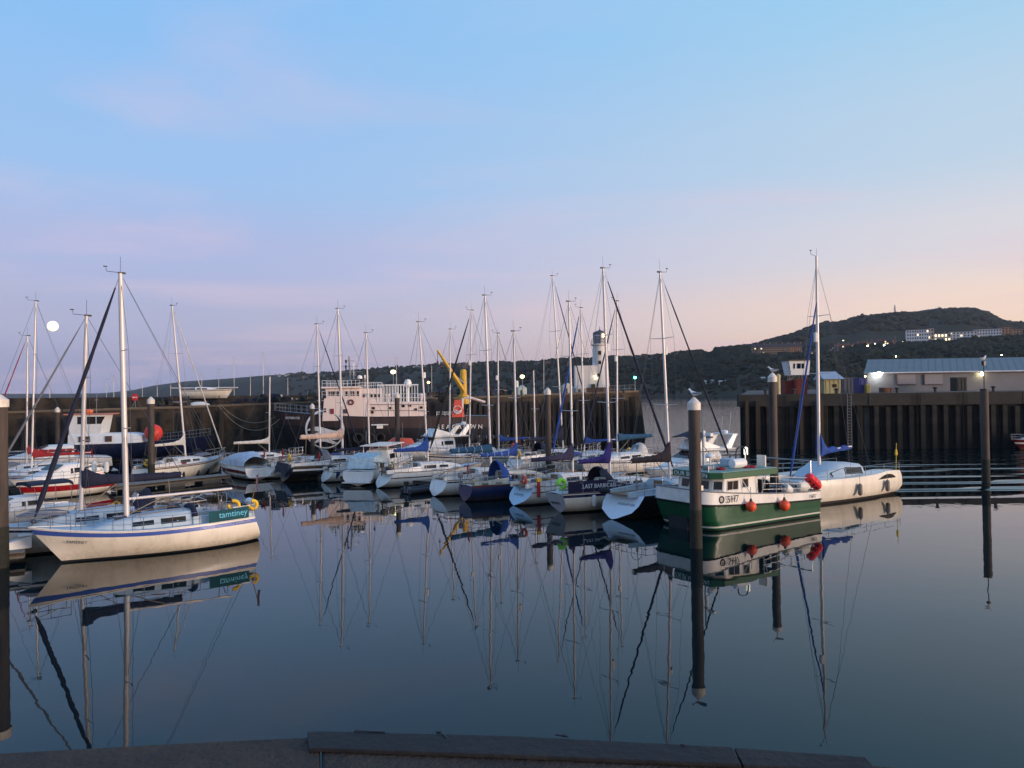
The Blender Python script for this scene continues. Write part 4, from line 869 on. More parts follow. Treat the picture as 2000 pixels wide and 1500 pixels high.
def yacht(label, stern=None, bow=None, L=9.5, sgn=1, mw=None, head=None, B=None, hull=HW, stripe=HN, boot=BOOT, transom=None, deck=None, mast=None, cov=None, covr=.16, covrise=.5, furl=None, furlr=.055,
          fb=None, fs=None, hood=None, lod=0, srake=.6, brake=1.1, boomz=1.25, boom=True, cabinh=.6, stripef=(.84,.93), name='sailing_yacht', rail=TEAK, boomlen=None, group='moored sailing yachts', ws=.68, rd=.075, mastcol=None, coach=True, wheel=False, clut=True):
    B = B or L*.31; hd = Vector(head).normalized() if head else AX*sgn
    if stern and bow:
        a, c = gp(*stern), gp(*bow); hd = (c-a).normalized(); L = (c-a).length*1.04; ctr = (a+c)/2
    elif stern: ctr = gp(*stern)+hd*(L/2-.2)
    else: ctr = gp(*mw)-hd*(L*.07)
    rz = math.atan2(hd.y, hd.x); root = thing(name, label, 'yacht', (ctr.x, ctr.y, 0), rz, group)
    fb = fb or L*.142; fs = fs or L*.116; fm = min(fb, fs)*.97
    fn = hull_fn(L, B, fb, fm, fs, brake, srake, ws, .5); zs, hb, zk, pt = fn
    build_hull(root, fn, [boot, hull, stripe, transom or hull, deck or DECK, rail], sf=stripef[0], st=stripef[1], nst=16 if not lod else 10)
    inv = Matrix.Rotation(-rz, 3, 'Z'); loc = lambda p: inv @ (Vector(p)-Vector((ctr.x, ctr.y, 0)))
    dz = zs(.5)+.05
    # mast position along the centre line
    xm = L*.07
    if mast and not mw:
        best = min([(abs(proj(Vector((ctr.x, ctr.y, 1.5))+hd*(L*k/100))[0]-mast[2]), k) for k in range(-12, 30)])
        xm = L*best[1]/100
    xm = max(-.10*L, min(.22*L, xm))
    # cabin trunk
    ch = cabinh; x0, x1 = -L*.16, L*.27
    cw = [(x0, B*.30, B*.26, dz-.12, dz+ch), (L*.0, B*.31, B*.25, dz-.12, dz+ch*.96), (L*.12, B*.27, B*.21, dz-.1, dz+ch*.8), (L*.22, B*.2, B*.15, dz-.08, dz+ch*.45), (x1, B*.13, B*.08, dz-.05, dz+ch*.1)]
    if coach:
        cabin(root, cw, deck or HW, win=[(-L*.13, -L*.02, .34, .68), (L*.01, L*.10, .36, .66)] if lod < 2 else None)
        h_ = MB(); h_.box((x0-.03, 0, dz+ch*.45), (.06, .62, ch*.85)); h_.build('companionway', TEAK, root)
        if lod < 1:
            h_ = MB(); h_.box((L*.14, 0, dz+ch*.82), (.5,.5,.08)); h_.build('hatch', glass('hatch_acrylic', (30,36,42), .15), root)
            h_ = MB()
            for s_ in (-1,1): h_.tube([(x0+.3, s_*B*.2, dz+ch*.98), (x0+.35, s_*B*.2, dz+ch+.08), (L*.08, s_*B*.18, dz+ch*.95), (L*.09, s_*B*.18, dz+ch*.85)], .02, 5)
            h_.build('handrail', TEAK, root)
    for s_ in (-1, 1):
        h_ = MB(); xe = -L*.46; h_.hexa([(xe, s_*B*.22, dz-.08), (x0, s_*B*.27, dz-.08), (x0, s_*B*.33, dz-.08), (xe, s_*B*.28, dz-.08), (xe, s_*B*.22, dz+.2), (x0, s_*B*.27, dz+.34), (x0, s_*B*.31, dz+.34), (xe, s_*B*.26, dz+.2)])
        h_.build('cockpit_coaming', deck or HW, root, bevel=.02)
        h_ = MB(); h_.lathe([(.075,0),(.055,.05),(.05,.11),(.08,.16)], (-L*.26, s_*B*.29, dz+.24), n=10); h_.build('winch', STEEL, root)
    h_ = MB(); h_.box((-L*.31, 0, dz+.02), (L*.28, B*.42, .04)); h_.build('cockpit_sole', TEAK, root)
    if hood: sprayhood(root, x0-.55, B*.30, dz+.1, ch+.62, 1.15, hood)
    if wheel:
        h_ = MB(); h_.torus((-L*.33,0,dz+.75), .42, .018, (1,0,.2), 20, 5); h_.tube([(-L*.33+.1,0,dz),(-L*.33+.06,0,dz+.75)], .07, 8); h_.build('steering_wheel', STEEL, root)
    else:
        h_ = MB(); h_.tube([(-L*.45,0,dz+.25),(-L*.40,0,dz+.5),(-L*.28,0,dz+.62)], [.035,.03,.02], 6); h_.build('tiller', TEAK, root)
    if lod < 2 and clut: clutter(root, fn, L, B, dz, random.Random(hash(round(L*100+B*977+ctr.x*31))))
    pulpit(root, fn, .84, .995); pulpit(root, fn, .0, .12, .62, 'pushpit'); rails(root, fn, .16, .80, 5 if lod else 6)
    # rig
    if mast:
        pb = Vector((xm, 0, dz+ch*.85)); wp = Vector((ctr.x, ctr.y, 0))+hd*xm; tp = loc(at(mast[0], mast[1], wp.y)); hm = tp.z-pb.z; mc = mastcol or ALU
        m_ = MB(); m_.tube([pb-Vector((0,0,.5)), pb.lerp(tp, .5), pb.lerp(tp, .9), tp], [rd, rd, rd*.9, rd*.7], 10); mo_ = m_.build('mast', mc, root, smooth=60)
        spr = []
        for f in ((.52,) if L < 9 else (.36, .68)):
            sp = pb.lerp(tp, f); m_ = MB(); sw = B*.26
            for s_ in (-1, 1): m_.tube([sp, sp+Vector((-.12, s_*sw, .04))], [.028, .018], 5)
            m_.build('spreaders', mc, mo_); spr.append((sp, sw))
        m_ = MB(); m_.tube([tp, tp+Vector((0,.05,.75))], .008, 4); m_.tube([tp+Vector((.0,0,.03)), tp+Vector((.55,0,.06)), tp+Vector((.58,0,.22))], .012, 4); m_.box((.6+tp.x, tp.y, tp.z+.27), (.16,.03,.05)); m_.box((tp.x-.06, tp.y, tp.z+.02), (.3,.1,.08))
        m_.build('masthead_instruments', DARK, mo_)
        if lod < 2 and L > 8.4 and random.random() < .35:
            q = pb.lerp(tp, .62); m_ = MB(); m_.lathe([(.1,-.22),(.11,-.2),(.11,.2),(.05,.24)], (q.x+.16,q.y,q.z), n=10); m_.build('radar_reflector', WHITE, mo_)
        pbow = pt(1, zs(1), 1); pbow = Vector((L/2-.12, 0, zs(1)+.05)); pst = Vector((-L/2+srake*.9, 0, zs(0)+.1))
        m_ = MB(); m_.tube([tp, pbow], .011, 4); m_.build('forestay', WIRE, root)
        m_ = MB(); m_.tube([tp, pst], .010, 4); m_.build('backstay', WIRE, root)
        tmx = (xm+L/2)/L
        for s_ in (-1, 1):
            ch_ = pt(tmx-.02, zs(tmx), s_); ch_ = Vector((ch_.x, ch_.y*.93, ch_.z)); m_ = MB(); path = [pb.lerp(tp, .985)]+[sp+Vector((-.12, s_*sw, .04)) for sp, sw in reversed(spr)]+[ch_]
            m_.tube(path, .009, 4); m_.tube([spr[0][0], ch_+Vector((.35,0,0))], .008, 4); m_.tube([spr[0][0], ch_+Vector((-.4,0,0))], .008, 4); m_.build('shroud', WIRE, root)
        if furl:
            a_ = pbow.lerp(tp, .035); c_ = pbow.lerp(tp, .94); ks = 14
            m_ = MB(); m_.tube([a_.lerp(c_, i/ks) for i in range(ks+1)], [furlr*(.55+.75*(1-i/ks)**.7)*(1+.12*math.sin(i*2.3)) if i not in (0, ks) else furlr*.35 for i in range(ks+1)], 8); m_.build('furled_genoa', furl, root, smooth=60)
            m_ = MB(); lathe_dir(m_, [(.05,0),(.11,.02),(.11,.14),(.05,.16)], pbow.lerp(tp, .012), tp-pbow); m_.build('furling_drum', DARK, root)
        if boom:
            bz = pb.z+boomz-ch*.5; bl = boomlen or (xm+L*.36); up_ = tp-pb; g0 = pb+up_*((bz-pb.z)/up_.z)+Vector((-.1,0,0)); g1 = Vector((xm-bl, 0, bz+.08))
            m_ = MB(); m_.tube([g0, g1], [.065, .055], 8); m_.build('boom', mc, root, smooth=60)
            m_ = MB(); m_.tube([g1, tp], .006, 4); m_.build('topping_lift', WIRE, root)
            m_ = MB(); m_.tube([g0.lerp(g1, .85), (g1.x+bl*.12, 0, dz+.25)], .022, 5); m_.build('mainsheet', ROPE, root)
            m_ = MB(); m_.tube([g0.lerp(g1, .35), (pb.x-.15, 0, pb.z+.1)], .025, 5); m_.build('kicking_strap', ROPE, root)
            if cov:
                R2 = []; ks = 16
                for i in range(ks+1):
                    f = i/ks; q = (g0+Vector((.1,0,0))).lerp(g1, f*.985); up2 = covr*1.25*(1-.42*f)+covrise*1.15*math.exp(-f*10)+covrise*.12*math.exp(-f*2.5); dn = .10+.10*math.exp(-f*12); wd_ = covr*(.72-.32*f); ph_ = L*3+i*1.3
                    R2.append([Vector((q.x+.03*math.sin(a*3+ph_), q.y+wd_*math.cos(a)*(1-.5*max(0, math.sin(a)))*(1+.13*math.sin(5*a+ph_)), q.z-dn+(up2+dn)*(.5+.5*math.sin(a))*(1+.05*math.sin(i*2.3+L)))) for a in [2*math.pi*j/14 for j in range(14)]])
                m_ = MB(); m_.loft(R2); sc_ = m_.build('sail_cover', cov, root, smooth=60)
                tm_ = WHITE if random.random() < .4 else cov
                for f in (.25, .45, .65, .85):
                    i = int(f*ks); m_ = MB(); m_.tube([p+(p-sum(R2[i], Vector())/14)*.06 for p in R2[i]+R2[i][:1]], .012, 4); m_.build('cover_tie', tm_, sc_)
    return root, fn, Vector((ctr.x, ctr.y, 0)), hd, loc, dz, B, L
def dodger(root, fn, t0, t1, side, h, mat, txt=None, size=.3, tm=None, shear=0.0, gap=.06, sx=1.0, tz=.3, tx=.5):
    zs, hb, zk, pt = fn; a, c = pt(t0, zs(t0), side), pt(t1, zs(t1), side); o_ = Vector((0, side*.05, 0))
    b = MB(); th = Vector((0, side*.015, 0)); u = Vector((0,0,h)); g = Vector((0,0,gap))
    b.hexa([a+g+o_, c+g+o_, c+g+o_+th, a+g+o_+th, a+g+u+o_, c+g+u+o_, c+g+u+o_+th, a+g+u+o_+th]); d = b.build('dodger', mat, root)
    if txt:
        xd = (c-a) if side < 0 else (a-c); m_ = (a+c)/2+Vector((0, side*.09, gap+h*tz)); m_ = (a if side < 0 else c).lerp(c if side < 0 else a, tx)+Vector((0, side*.085, gap+h*tz))
        text(txt, size, tm, d, m_, xd, (0,0,1), align='CENTER', shear=shear, sx=sx)
    return d

# --- cream yacht with teal dodger, nearest on the left
TB = M('lettering_pale_blue', (96,196,226), .5, var=0); TW = M('lettering_white', (226,226,226), .5, var=0); TBK = M('lettering_black', (20,20,26), .5, var=0)
rt, fn, ctr, hd, loc, dz, B, L = yacht('cream sailing yacht with blue sheer stripe and teal dodgers, nearest at the left', stern=(497,1053), bow=(66,1106), hull=HC, stripe=M('stripe_blue', (64,92,168), .35, var=.06), deck=DECKB, mast=(235,534,249), furl=CN, furlr=.085, hood=None, clut=False, boomz=1.05, srake=.45, brake=1.35, fb=1.62, fs=1.2, rd=.12, stripef=(.80,.96), ws=.62, boomlen=4.6, rail=HW, wheel=True)
dodger(rt, fn, .035, .245, 1, .52, CTG, 'tamtiney', .40, TB, tz=.32, tx=.6)
zs, hb, zk, pt = fn
q = pt(.885, zs(.885)*.78, 1); q2 = pt(.80, zs(.8)*.78, 1); text('TAMTINEY', .17, TBK, rt, q+Vector((0,.13,-.22)), q2-q, (0,0,1))
q = pt(.11, zs(.11)*.865, 1); q2 = pt(.02, zs(.02)*.865, 1); scribble(rt, q+Vector((0,.03,0)), q2-q, (0,0,1), .75, .1, TW, 9, 3)
horseshoe(rt, Vector((-L*.355, B*.27, dz+.62)), yaw=1.4, R=.23); horseshoe(rt, Vector((-L*.455, B*.2, dz+.55)), yaw=1.4, R=.19)
b = MB(); b.lathe([(.05,-.45),(.17,-.42),(.17,.42),(.05,.45)], n=10); lr = b.build('liferaft', WHITE, rt, smooth=40, loc=(-L*.47, -.1, dz+.6)); lr.rotation_euler = (math.pi/2, 0, 0)
b = MB(); b.tube([(-L/2+.55,.4,dz+.2),(-L/2+.1,.45,dz+2.0)], .02, 5); b.build('flagstaff', TEAK, rt)
b = MB(); b.loft([[(-L/2+.12+.02*i+.05*math.sin(i*2+j), .45+.05*math.sin(j*1.7), dz+1.95-.16*j) for i in range(5)] for j in range(6)], closed=False); b.build('ensign', cloth('ensign', (92,88,112)), rt, smooth=60)
b = MB()
for s_ in (.35,): b.tube([(-L/2+.35,s_,zs(0)+.02),(-L/2+.25,s_,zs(0)-.7)], .018, 5); b.tube([(-L/2+.35,s_-.3,zs(0)+.02),(-L/2+.25,s_-.3,zs(0)-.7)], .018, 5)
for k in range(3): b.tube([(-L/2+.30,.35,zs(0)-.2-.2*k),(-L/2+.30,.05,zs(0)-.2-.2*k)], .014, 4)
b.build('boarding_ladder', STEEL, rt)
b = MB(); b.tube([(-L*.17-.3*k_, B*.30*math.cos(a), dz+.30+.42*math.sin(a)-.05*k_) for k_ in (0,) for a in [math.pi*j/12 for j in range(13)]], .13, 8); b.build('folded_sprayhood', CN, rt, smooth=60)
# --- white yacht behind it, navy stack-pack
rt, fn, ctr, hd, loc, dz, B, L = yacht('white sailing yacht with boxy navy mainsail cover behind the cream yacht', mw=(158,1070), sgn=-1, L=10.5, mast=(169,617,158), cov=CN, covr=.30, covrise=.45, furl=CG, furlr=.05, hood=CN, deck=DECKB, rd=.095, boomz=1.5, fb=1.5)
# --- two red-covered yachts at the far left
yacht('white yacht with the taller of two left masts and red sail cover', mw=(62,955), sgn=-1, L=9.5, mast=(70,588,62), cov=CR, covr=.13, boomz=1.2, lod=1, stripe=HRED)
yacht('white yacht with the shorter left mast and furled red genoa', mw=(52,940), sgn=-1, L=8.5, mast=(54,656,52), cov=CR, covr=.13, furl=CR, furlr=.05, lod=1, stripe=HRED, boomz=1.2)
# --- small white yacht with bow to the right
rt, fn, ctr, hd, loc, dz, B, L = yacht('small white yacht with loose white sail on its boom, bow to the right', stern=(272,948), bow=(436,921), hull=HC, stripe=HBR, mast=(336,597,364), cov=CW, covr=.12, covrise=.7, furl=CW, furlr=.05, stripef=(.90,.97), lod=0, rd=.085, boomz=1.45, B=2.8)
for tt in (.35, .55, .72):
    p = fn[3](tt, .25, -1); w_ = ctr+hd*p.x+Vector((-hd.y, hd.x, 0))*(p.y-.16); fender((w_.x, w_.y, .15), label='dark %s fender on the side of the small white yacht' % ['aft','middle','forward'][[.35,.55,.72].index(tt)], mat=cloth('fendersock', (30,34,60)), group='dark fenders')
# --- middle row, sterns towards the camera, left to right
yacht('white yacht with dark rail behind the red-striped covered motorboat', stern=(520,935), L=9.2, mast=(619,633,627), furl=CN, hood=None, stripe=HBR, stripef=(.90,1.0), lod=0, boom=False, rd=.075)
rt, fn, ctr, hd, loc, dz, B, L = yacht('black-hulled yacht with thick beige sail cover', stern=(556,941), L=10.8, hull=HBK, stripe=HW, stripef=(.70,.82), transom=HN, mast=(660,603,670), cov=CBE, covr=.36, covrise=.35, hood=CG, lod=0, rd=.10, boomz=1.9, deck=HW)
horseshoe(rt, Vector((-L*.42, B*.2, dz+.6)))
b = MB(); b.loft([[(-L/2-.25+.3*f, y, .55+1.0*f+.25*math.sin(math.pi*(y+1.3)/2.6)*(1-f)) for y in [-1.3+.26*k for k in range(11)]] for f in (0,.3,.6,1)], closed=False)
b.tube([(-L/2,-1.1,1.9),(-L/2-.2,-1.1,1.7)], .03, 5); b.build('davit_cover', cloth('davit', (38,38,50)), rt, smooth=60)
rt, fn, ctr, hd, loc, dz, B, L = yacht('small white yacht with dark stripe and navy lettered boom cover', stern=(634,942), L=8.2, hull=HW, stripe=HN, mast=(715,650,722), cov=CN, covr=.15, covrise=.3, lod=0, rd=.07, stripef=(.82,.92))
p = fn[3](.30, fn[0](.3)*.5, -1); b = MB(); b.add([p+Vector((-.3,-.03,-.15)), p+Vector((.35,-.03,-.1)), p+Vector((.3,-.03,.08)), p+Vector((-.1,-.03,.22))], [(0,1,2,3)]); b.build('hull_emblem', M('emblem_red', (206,74,84), .5), rt)
p = fn[3](.06, fn[0](.06)*.6, -1); b = MB(); b.add([p+Vector((-.1,-.03,-.3)), p+Vector((.5,-.05,.28)), p+Vector((-.05,-.03,.3))], [(0,1,2)]); b.build('bow_flash', HBLU, rt)
q = rt.location
rt, fn, ctr, hd, loc, dz, B, L = yacht('white yacht with brown stripe and blue sail cover', stern=(742,953), L=9.6, hull=HW, stripe=HBR, mast=(818,629,837), cov=CB, covr=.2, covrise=.9, lod=0, rd=.07, stripef=(.60,.68), srake=.9, brake=1.2)
horseshoe(rt, Vector((-L*.40, -B*.2, dz+.5)), M('lifebuoy_tan', (170,150,90), .6))
rt, fn, ctr, hd, loc, dz, B, L = yacht('white yacht with long thick teal sail cover and small stern platform', stern=(852,969), L=9.4, hull=HW, stripe=HN, mast=(947,577,960), cov=CT, covr=.34, covrise=.12, lod=0, rd=.085, boomz=1.5, srake=.5)
q, q2 = fn[3](.22, .55, -1), fn[3](.45, .55, -1); scribble(rt, q+Vector((0,-.05,-.1)), q2-q, (0,0,1), 1.9, .28, TBK, 8, 4)
rt, fn, ctr, hd, loc, dz, B, L = yacht('dark blue yacht with blue sprayhood in the middle row', stern=(912,979), L=8.8, hull=HBLU, stripe=HMAR, stripef=(.93,1.0), mast=(1003,647,1011), cov=CB, covr=.17, covrise=.6, hood=CB, lod=0, rd=.07, srake=.1, brake=1.3, ws=.55, deck=M('deck_cream', (196,194,180), .6, dirt=.1), cabinh=.75, boomz=1.5)
rt, fn, ctr, hd, loc, dz, B, L = yacht('white yacht with pale blue transom and dark indigo sail cover', stern=(1008,987), L=9.8, hull=HW, transom=M('transom_pale_blue', (176,204,222), .35, var=.05), stripe=HMAR, mast=(1111,589,1120), cov=CI, covr=.2, covrise=.75, lod=0, rd=.075, stripef=(.66,.72), srake=.9)
scribble(rt, Vector((-L/2+.9*.50-.05,.55,.50)), (0,-1,0), (.7,0,1), 1.0, .25, TBK, 5, 5)
w_ = ctr+hd*(-L*.40)+Vector((-hd.y,hd.x,0))*(-B*.42)
def recovery():
    t = thing('rescue_sling', 'tall narrow red rescue sling hanging at a yacht stern', 'rescue sling', (w_.x, w_.y, .55), .6)
    b = MB(); b.box((0,0,.5), (.2,.16,1.0)); b.build('bag', M('sling_red', (176,44,40), .7), t, bevel=.05)
    b = MB(); b.box((0,-.02,1.06), (.3,.12,.24)); b.build('top_flap', YEL, t, bevel=.02)
recovery()
rt, fn, ctr, hd, loc, dz, B, L = yacht('cream yacht with dark purple dodgers and navy sprayhood named on its side', stern=(1100,1001), L=10.0, clut=False, hull=HC, transom=M('transom_grey', (176,176,180), .4, var=.05), stripe=HPUR, mast=(1178,524,1192), cov=CP, covr=.2, covrise=1.0, furl=CN, furlr=.07, hood=CN, lod=0, rd=.085, stripef=(.80,.95), srake=-.5, ws=.5, boomz=1.35)
dodger(rt, fn, .03, .34, -1, .66, cloth('purple_dodger', (30,28,62)), 'LAST BARBICAN', .34, TW, tz=.35, tx=.62, sx=.92)
dodger(rt, fn, .36, .5, -1, .3, cloth('purple_dodger', (30,28,62)))
scribble(rt, Vector((-L/2-.5*.5-.06,.45,.5)), (0,-1,0), (-.4,0,1), .85, .2, TBK, 6, 6)
for tt, lb in ((.17, 'left'), (.38, 'right')):
    p = fn[3](tt, .6, -1); w_ = ctr+hd*p.x+Vector((-hd.y, hd.x, 0))*(p.y-.17); fender((w_.x, w_.y, .35), .7, .15, label='%s white fender under the purple named dodger' % lb)
p = fn[3](.02, 1.3, -1); w_ = ctr+hd*(p.x+.1)+Vector((-hd.y,hd.x,0))*(p.y+.5)
def limebuoy():
    t = thing('horseshoe_buoy', 'lime green horseshoe buoy on the stern rail beside the purple dodger', 'lifebuoy', (w_.x, w_.y, 1.35)); b = MB(); b.torus((0,0,.35), .24, .13, (.6,-.8,.1), 14, 8, 0, .5, 2*math.pi-.5); b.build('float', LIME, t, smooth=60)
    b = MB(); b.tube([(0,0,.0),(0,0,.1)], .03, 5); b.box((0,0,.62), (.12,.1,.1)); b.build('strap', DARK, t)
limebuoy()
rt, fn, ctr, hd, loc, dz, B, L = yacht('yacht with hull coloured black for shade, broad white transom and dark plum sail cover', stern=(1200,1014), L=11.0, clut=False, B=3.5, hull=HBK, transom=M('transom_white', (212,222,228), .35, var=.04), stripe=HBK, deck=DECKB, mast=(1289,532,1309), cov=CD, covr=.26, covrise=.75, furl=CN, furlr=.05, lod=0, rd=.08, srake=1.1, ws=.80, wheel=True, boomz=1.45, rail=STEEL)  # black hull colour stands in for the fishing boat's shadow
scribble(rt, Vector((-L/2+.62,.2,.75)), (0,-1,0), (1.1,0,1), 1.3, .2, TBK, 9, 7); scribble(rt, Vector((-L/2+.36,.35,.42)), (0,-1,0), (1.1,0,1), .9, .16, TBK, 5, 8)
b = MB(); b.ball((-L*.455,B*.30,dz+.12), (.32,.4,.17), 10, 6); b.build('folded_cover', CBL, rt, smooth=60)
p = fn[3](.12, 1.0, -1)
# --- back row (mostly hidden hulls)
BK = 'back-row sailing yachts'
yacht('back-row yacht with thin black furled genoa sloping down to the left', mw=(917,914), sgn=-1, L=10.5, mast=(921,606,917), furl=CBL, furlr=.085, cov=CBL, covr=.15, lod=1, group=BK)
yacht('back-row yacht whose thin mast stands right of the yellow crane arm', mw=(878,905), sgn=1, L=8.5, mast=(880,643,878), lod=1, cov=CBL, covr=.13, group=BK)
yacht('back-row yacht with blue bag at the foot of its mast behind the teal cover', mw=(975,912), sgn=-1, L=8.5, mast=(972,651,975), cov=CB, covr=.15, lod=1, group=BK)
yacht('short-masted back-row yacht left of the centre pile', mw=(1046,910), sgn=-1, L=7.5, mast=(1042,724,1046), cov=CN, covr=.13, lod=1, group=BK)
yacht('back-row yacht with tall mast and navy sail bag right of the centre pile', mw=(1101,915), sgn=1, L=10.5, mast=(1079,539,1101), cov=CN, covr=.24, covrise=.9, furl=CN, furlr=.05, hood=CN, lod=1, group=BK)
yacht('back-row yacht with blue furled sail left of the lighthouse', mw=(1142,920), sgn=-1, L=9.0, mast=(1134,601,1142), furl=CB, furlr=.08, cov=CB, covr=.12, lod=1, group=BK)
yacht('back-row yacht with big teal stack-pack cover right of the lighthouse', mw=(1206,925), sgn=-1, L=10.0, mast=(1205,588,1206), cov=CT, covr=.32, covrise=.15, furl=CN, furlr=.06, hood=CW, lod=1, boomz=1.5, group=BK)
yacht('back-row yacht with bundled white sail behind the covered motorboat', mw=(526,912), sgn=1, L=8.0, mast=(527,736,524), cov=CW, covr=.2, covrise=.3, lod=1, group=BK)
# yachts lying beyond the stone pier, only masts show
for i, (px, ty) in enumerate(((97,742),(208,741),(222,735),(278,741),(307,748),(333,752),(394,725),(427,722),(457,698),(489,735),(514,691),(562,738),(1062,694),(774,700),(843,714))):
    d = 190+(i*37 % 60); p = at(px, 770, d); mw_ = proj((p.x, d, 0)); 
    yacht('distant yacht beyond the stone pier showing only its mast, %s from the left' % (ORD+['x'])[[97,208,222,278,307,333,394,427,457,489,514,562,774,843,1062].index(px)], mw=mw_, L=8, sgn=1 if i % 2 else -1, mast=(px, ty, px), lod=2, boom=False, group='yachts beyond the pier', rd=.07)
# ------------------------------------------------------------------ motor boats
def frame_of(stern, bow):
    a, c = gp(*stern), gp(*bow); hd = (c-a).normalized(); ctr = (a+c)/2; return ctr, hd, (c-a).length, math.atan2(hd.y, hd.x)
def screen(root, x0, x1, wb_, wt, z0, z1, name='windscreen', mat=None):
    b = MB(); b.hexa([(x0,-wb_,z0),(x0,wb_,z0),(x0-.05,wb_,z0),(x0-.05,-wb_,z0),(x1,-wt,z1),(x1,wt,z1),(x1-.05,wt,z1),(x1-.05,-wt,z1)]); return b.build(name, mat or GLASS, root)
def motor(label, stern, bow, hull=HW, stripe=HN, sup=HW, style='fly', B=None, fb=1.5, fs=1.1, boot=BOOT, stripef=(.55,.72), H1=1.2, H2=0.0, cover=None, name='motor_cruiser', bimini=None, group='motor boats', ncol=None):
    ctr, hd, L, rz = frame_of(stern, bow); B = B or L*.36; root = thing(name, label, 'motorboat', (ctr.x, ctr.y, 0), rz, group)
    fn = hull_fn(L*1.03, B, fb, (fb+fs)/2, fs, 1.5, .15, .88, .4, tm=.5, n=2.8, bowpow=.7); zs, hb, zk, pt = fn
    build_hull(root, fn, [boot, hull, stripe, hull, sup, STEEL], sf=stripef[0], st=stripef[1]); dz = zs(.5)
    pulpit(root, fn, .70, .995, .55); rails(root, fn, .25, .68, 5, .5)
    if style == 'cover':
        b = MB(); R2 = []
        for x, w, h in ((-L*.42,.40,.75),(-L*.25,.43,1.15),(-L*.05,.42,1.05),(L*.15,.36,.7),(L*.32,.22,.35),(L*.43,.06,.12)):
            R2.append([Vector((x, B*w*math.cos(a), dz+h*max(0,math.sin(a))**.7+.05*math.sin(x*3+a*4))) for a in [math.pi*j/10 for j in range(11)]])
        b.loft(R2, closed=False); b.build('boat_cover', cover, root, smooth=50)
    else:
        h1 = H1
        cw = [(-L*.18, B*.40, B*.34, dz-.1, dz+h1), (L*.02, B*.40, B*.34, dz-.1, dz+h1), (L*.13, B*.38, B*.30, dz-.1, dz+h1*.62), (L*.28, B*.28, B*.2, dz-.05, dz+h1*.30), (L*.40, B*.14, B*.08, dz, dz+h1*.08)]
        c = cabin(root, cw, sup, name='superstructure', win=[(-L*.16, -L*.06, .42, .72), (-L*.045, L*.07, .40, .72)])
        screen(c, L*.135, L*.035, B*.30, B*.27, dz+h1*.62, dz+h1*.98)
        if H2:
            b = MB(); z = dz+h1; b.hexa([(-L*.34,-B*.36,z),(L*.06,-B*.34,z),(L*.06,B*.34,z),(-L*.34,B*.36,z),(-L*.34,-B*.38,z+.12),(L*.08,-B*.33,z+.12),(L*.08,B*.33,z+.12),(-L*.34,B*.38,z+.12)]); b.build('flybridge_deck', sup, root, bevel=.03)
            b = MB(); z += .12; b.hexa([(-L*.16,-B*.33,z),(L*.06,-B*.30,z),(L*.06,B*.30,z),(-L*.16,B*.33,z),(-L*.20,-B*.33,z+.1),(L*.0,-B*.27,z+H2),(L*.0,B*.27,z+H2),(-L*.20,B*.33,z+.1)]); b.build('flybridge', sup, root, bevel=.04)
            b = MB(); z2 = z+H2+.25
            for s_ in (-1,1): b.hexa([(-L*.30,s_*B*.34,z-.1),(-L*.22,s_*B*.34,z-.1),(-L*.22,s_*B*.30,z-.1),(-L*.30,s_*B*.30,z-.1),(-L*.38,s_*B*.31,z2),(-L*.33,s_*B*.31,z2),(-L*.33,s_*B*.27,z2),(-L*.38,s_*B*.27,z2)])
            b.box((-L*.355,0,z2+.03), (L*.06,B*.64,.1)); b.build('radar_arch', sup, root, bevel=.02)
            b = MB(); b.lathe([(.22,0),(.24,.1),(.2,.2),(.02,.25)], (-L*.355,0,z2+.08), n=12); b.build('radar_dome', WHITE, root, smooth=40)
            b = MB(); b.tube([(-L*.36,.4,z2),(-L*.38,.45,z2+1.6)], .012, 4); b.tube([(-L*.36,-.4,z2),(-L*.38,-.45,z2+1.3)], .012, 4); b.build('aerials', WHITE, root)
        if bimini:
            b = MB(); z = dz+h1+.55; R2 = [[Vector((x, B*.40*math.cos(a), z+.16*math.sin(a))) for a in [math.pi*j/8 for j in range(9)]] for x in (-L*.40,-L*.25,-L*.08)]
            R2b = [[p-Vector((0,0,.2)) for p in r] for r in R2]; b.loft(R2, closed=False); b.loft([R2[0], R2b[0]], closed=False); b.loft([R2[-1], R2b[-1]], closed=False); b.build('bimini', bimini, root, smooth=50)
            b = MB()
            for s_ in (-1,1):
                for x in (-L*.38, -L*.1): b.tube([(x*.9-.05*L, s_*B*.39, dz), (x, s_*B*.39, z)], .016, 5)
            b.build('bimini_frame', STEEL, root)
    b = MB(); b.box((-L*.5-.25, 0, .28), (.6, B*.8, .08)); b.build('bathing_platform', sup, root, bevel=.02)
    return root, fn, ctr, hd, L, B, dz
CWL = cloth('pale_cover', (188,196,206))
motor('covered motorboat with dark red stripe at the left of the middle row', (507,937), (436,924), stripe=HMAR, style='cover', cover=CWL, B=2.7, stripef=(.45,.72), fb=1.2, fs=1.0)
rt, fn, ctr, hd, L, B, dz = motor('large white flybridge motor yacht in the back row before the ship', (930,905), (757,917), H1=1.15, H2=.7, fb=1.9, fs=1.4, B=3.6, stripe=HW, name='motor_yacht')
rt, fn, ctr, hd, L, B, dz = motor('white flybridge cruiser behind the green fishing boat', (1442,946), (1262,962), H1=1.25, H2=.65, fb=1.6, fs=1.3, B=3.3, stripe=HW)
b = MB(); b.loft([[(x, w*math.cos(a), dz+2.15+h*math.sin(a)) for a in [math.pi*j/8 for j in range(9)]] for x, w, h in ((-.9,1.1,.3),(0,1.2,.5),(1.2,.9,.15))], closed=False); b.build('helm_cover', CN, rt, smooth=60)
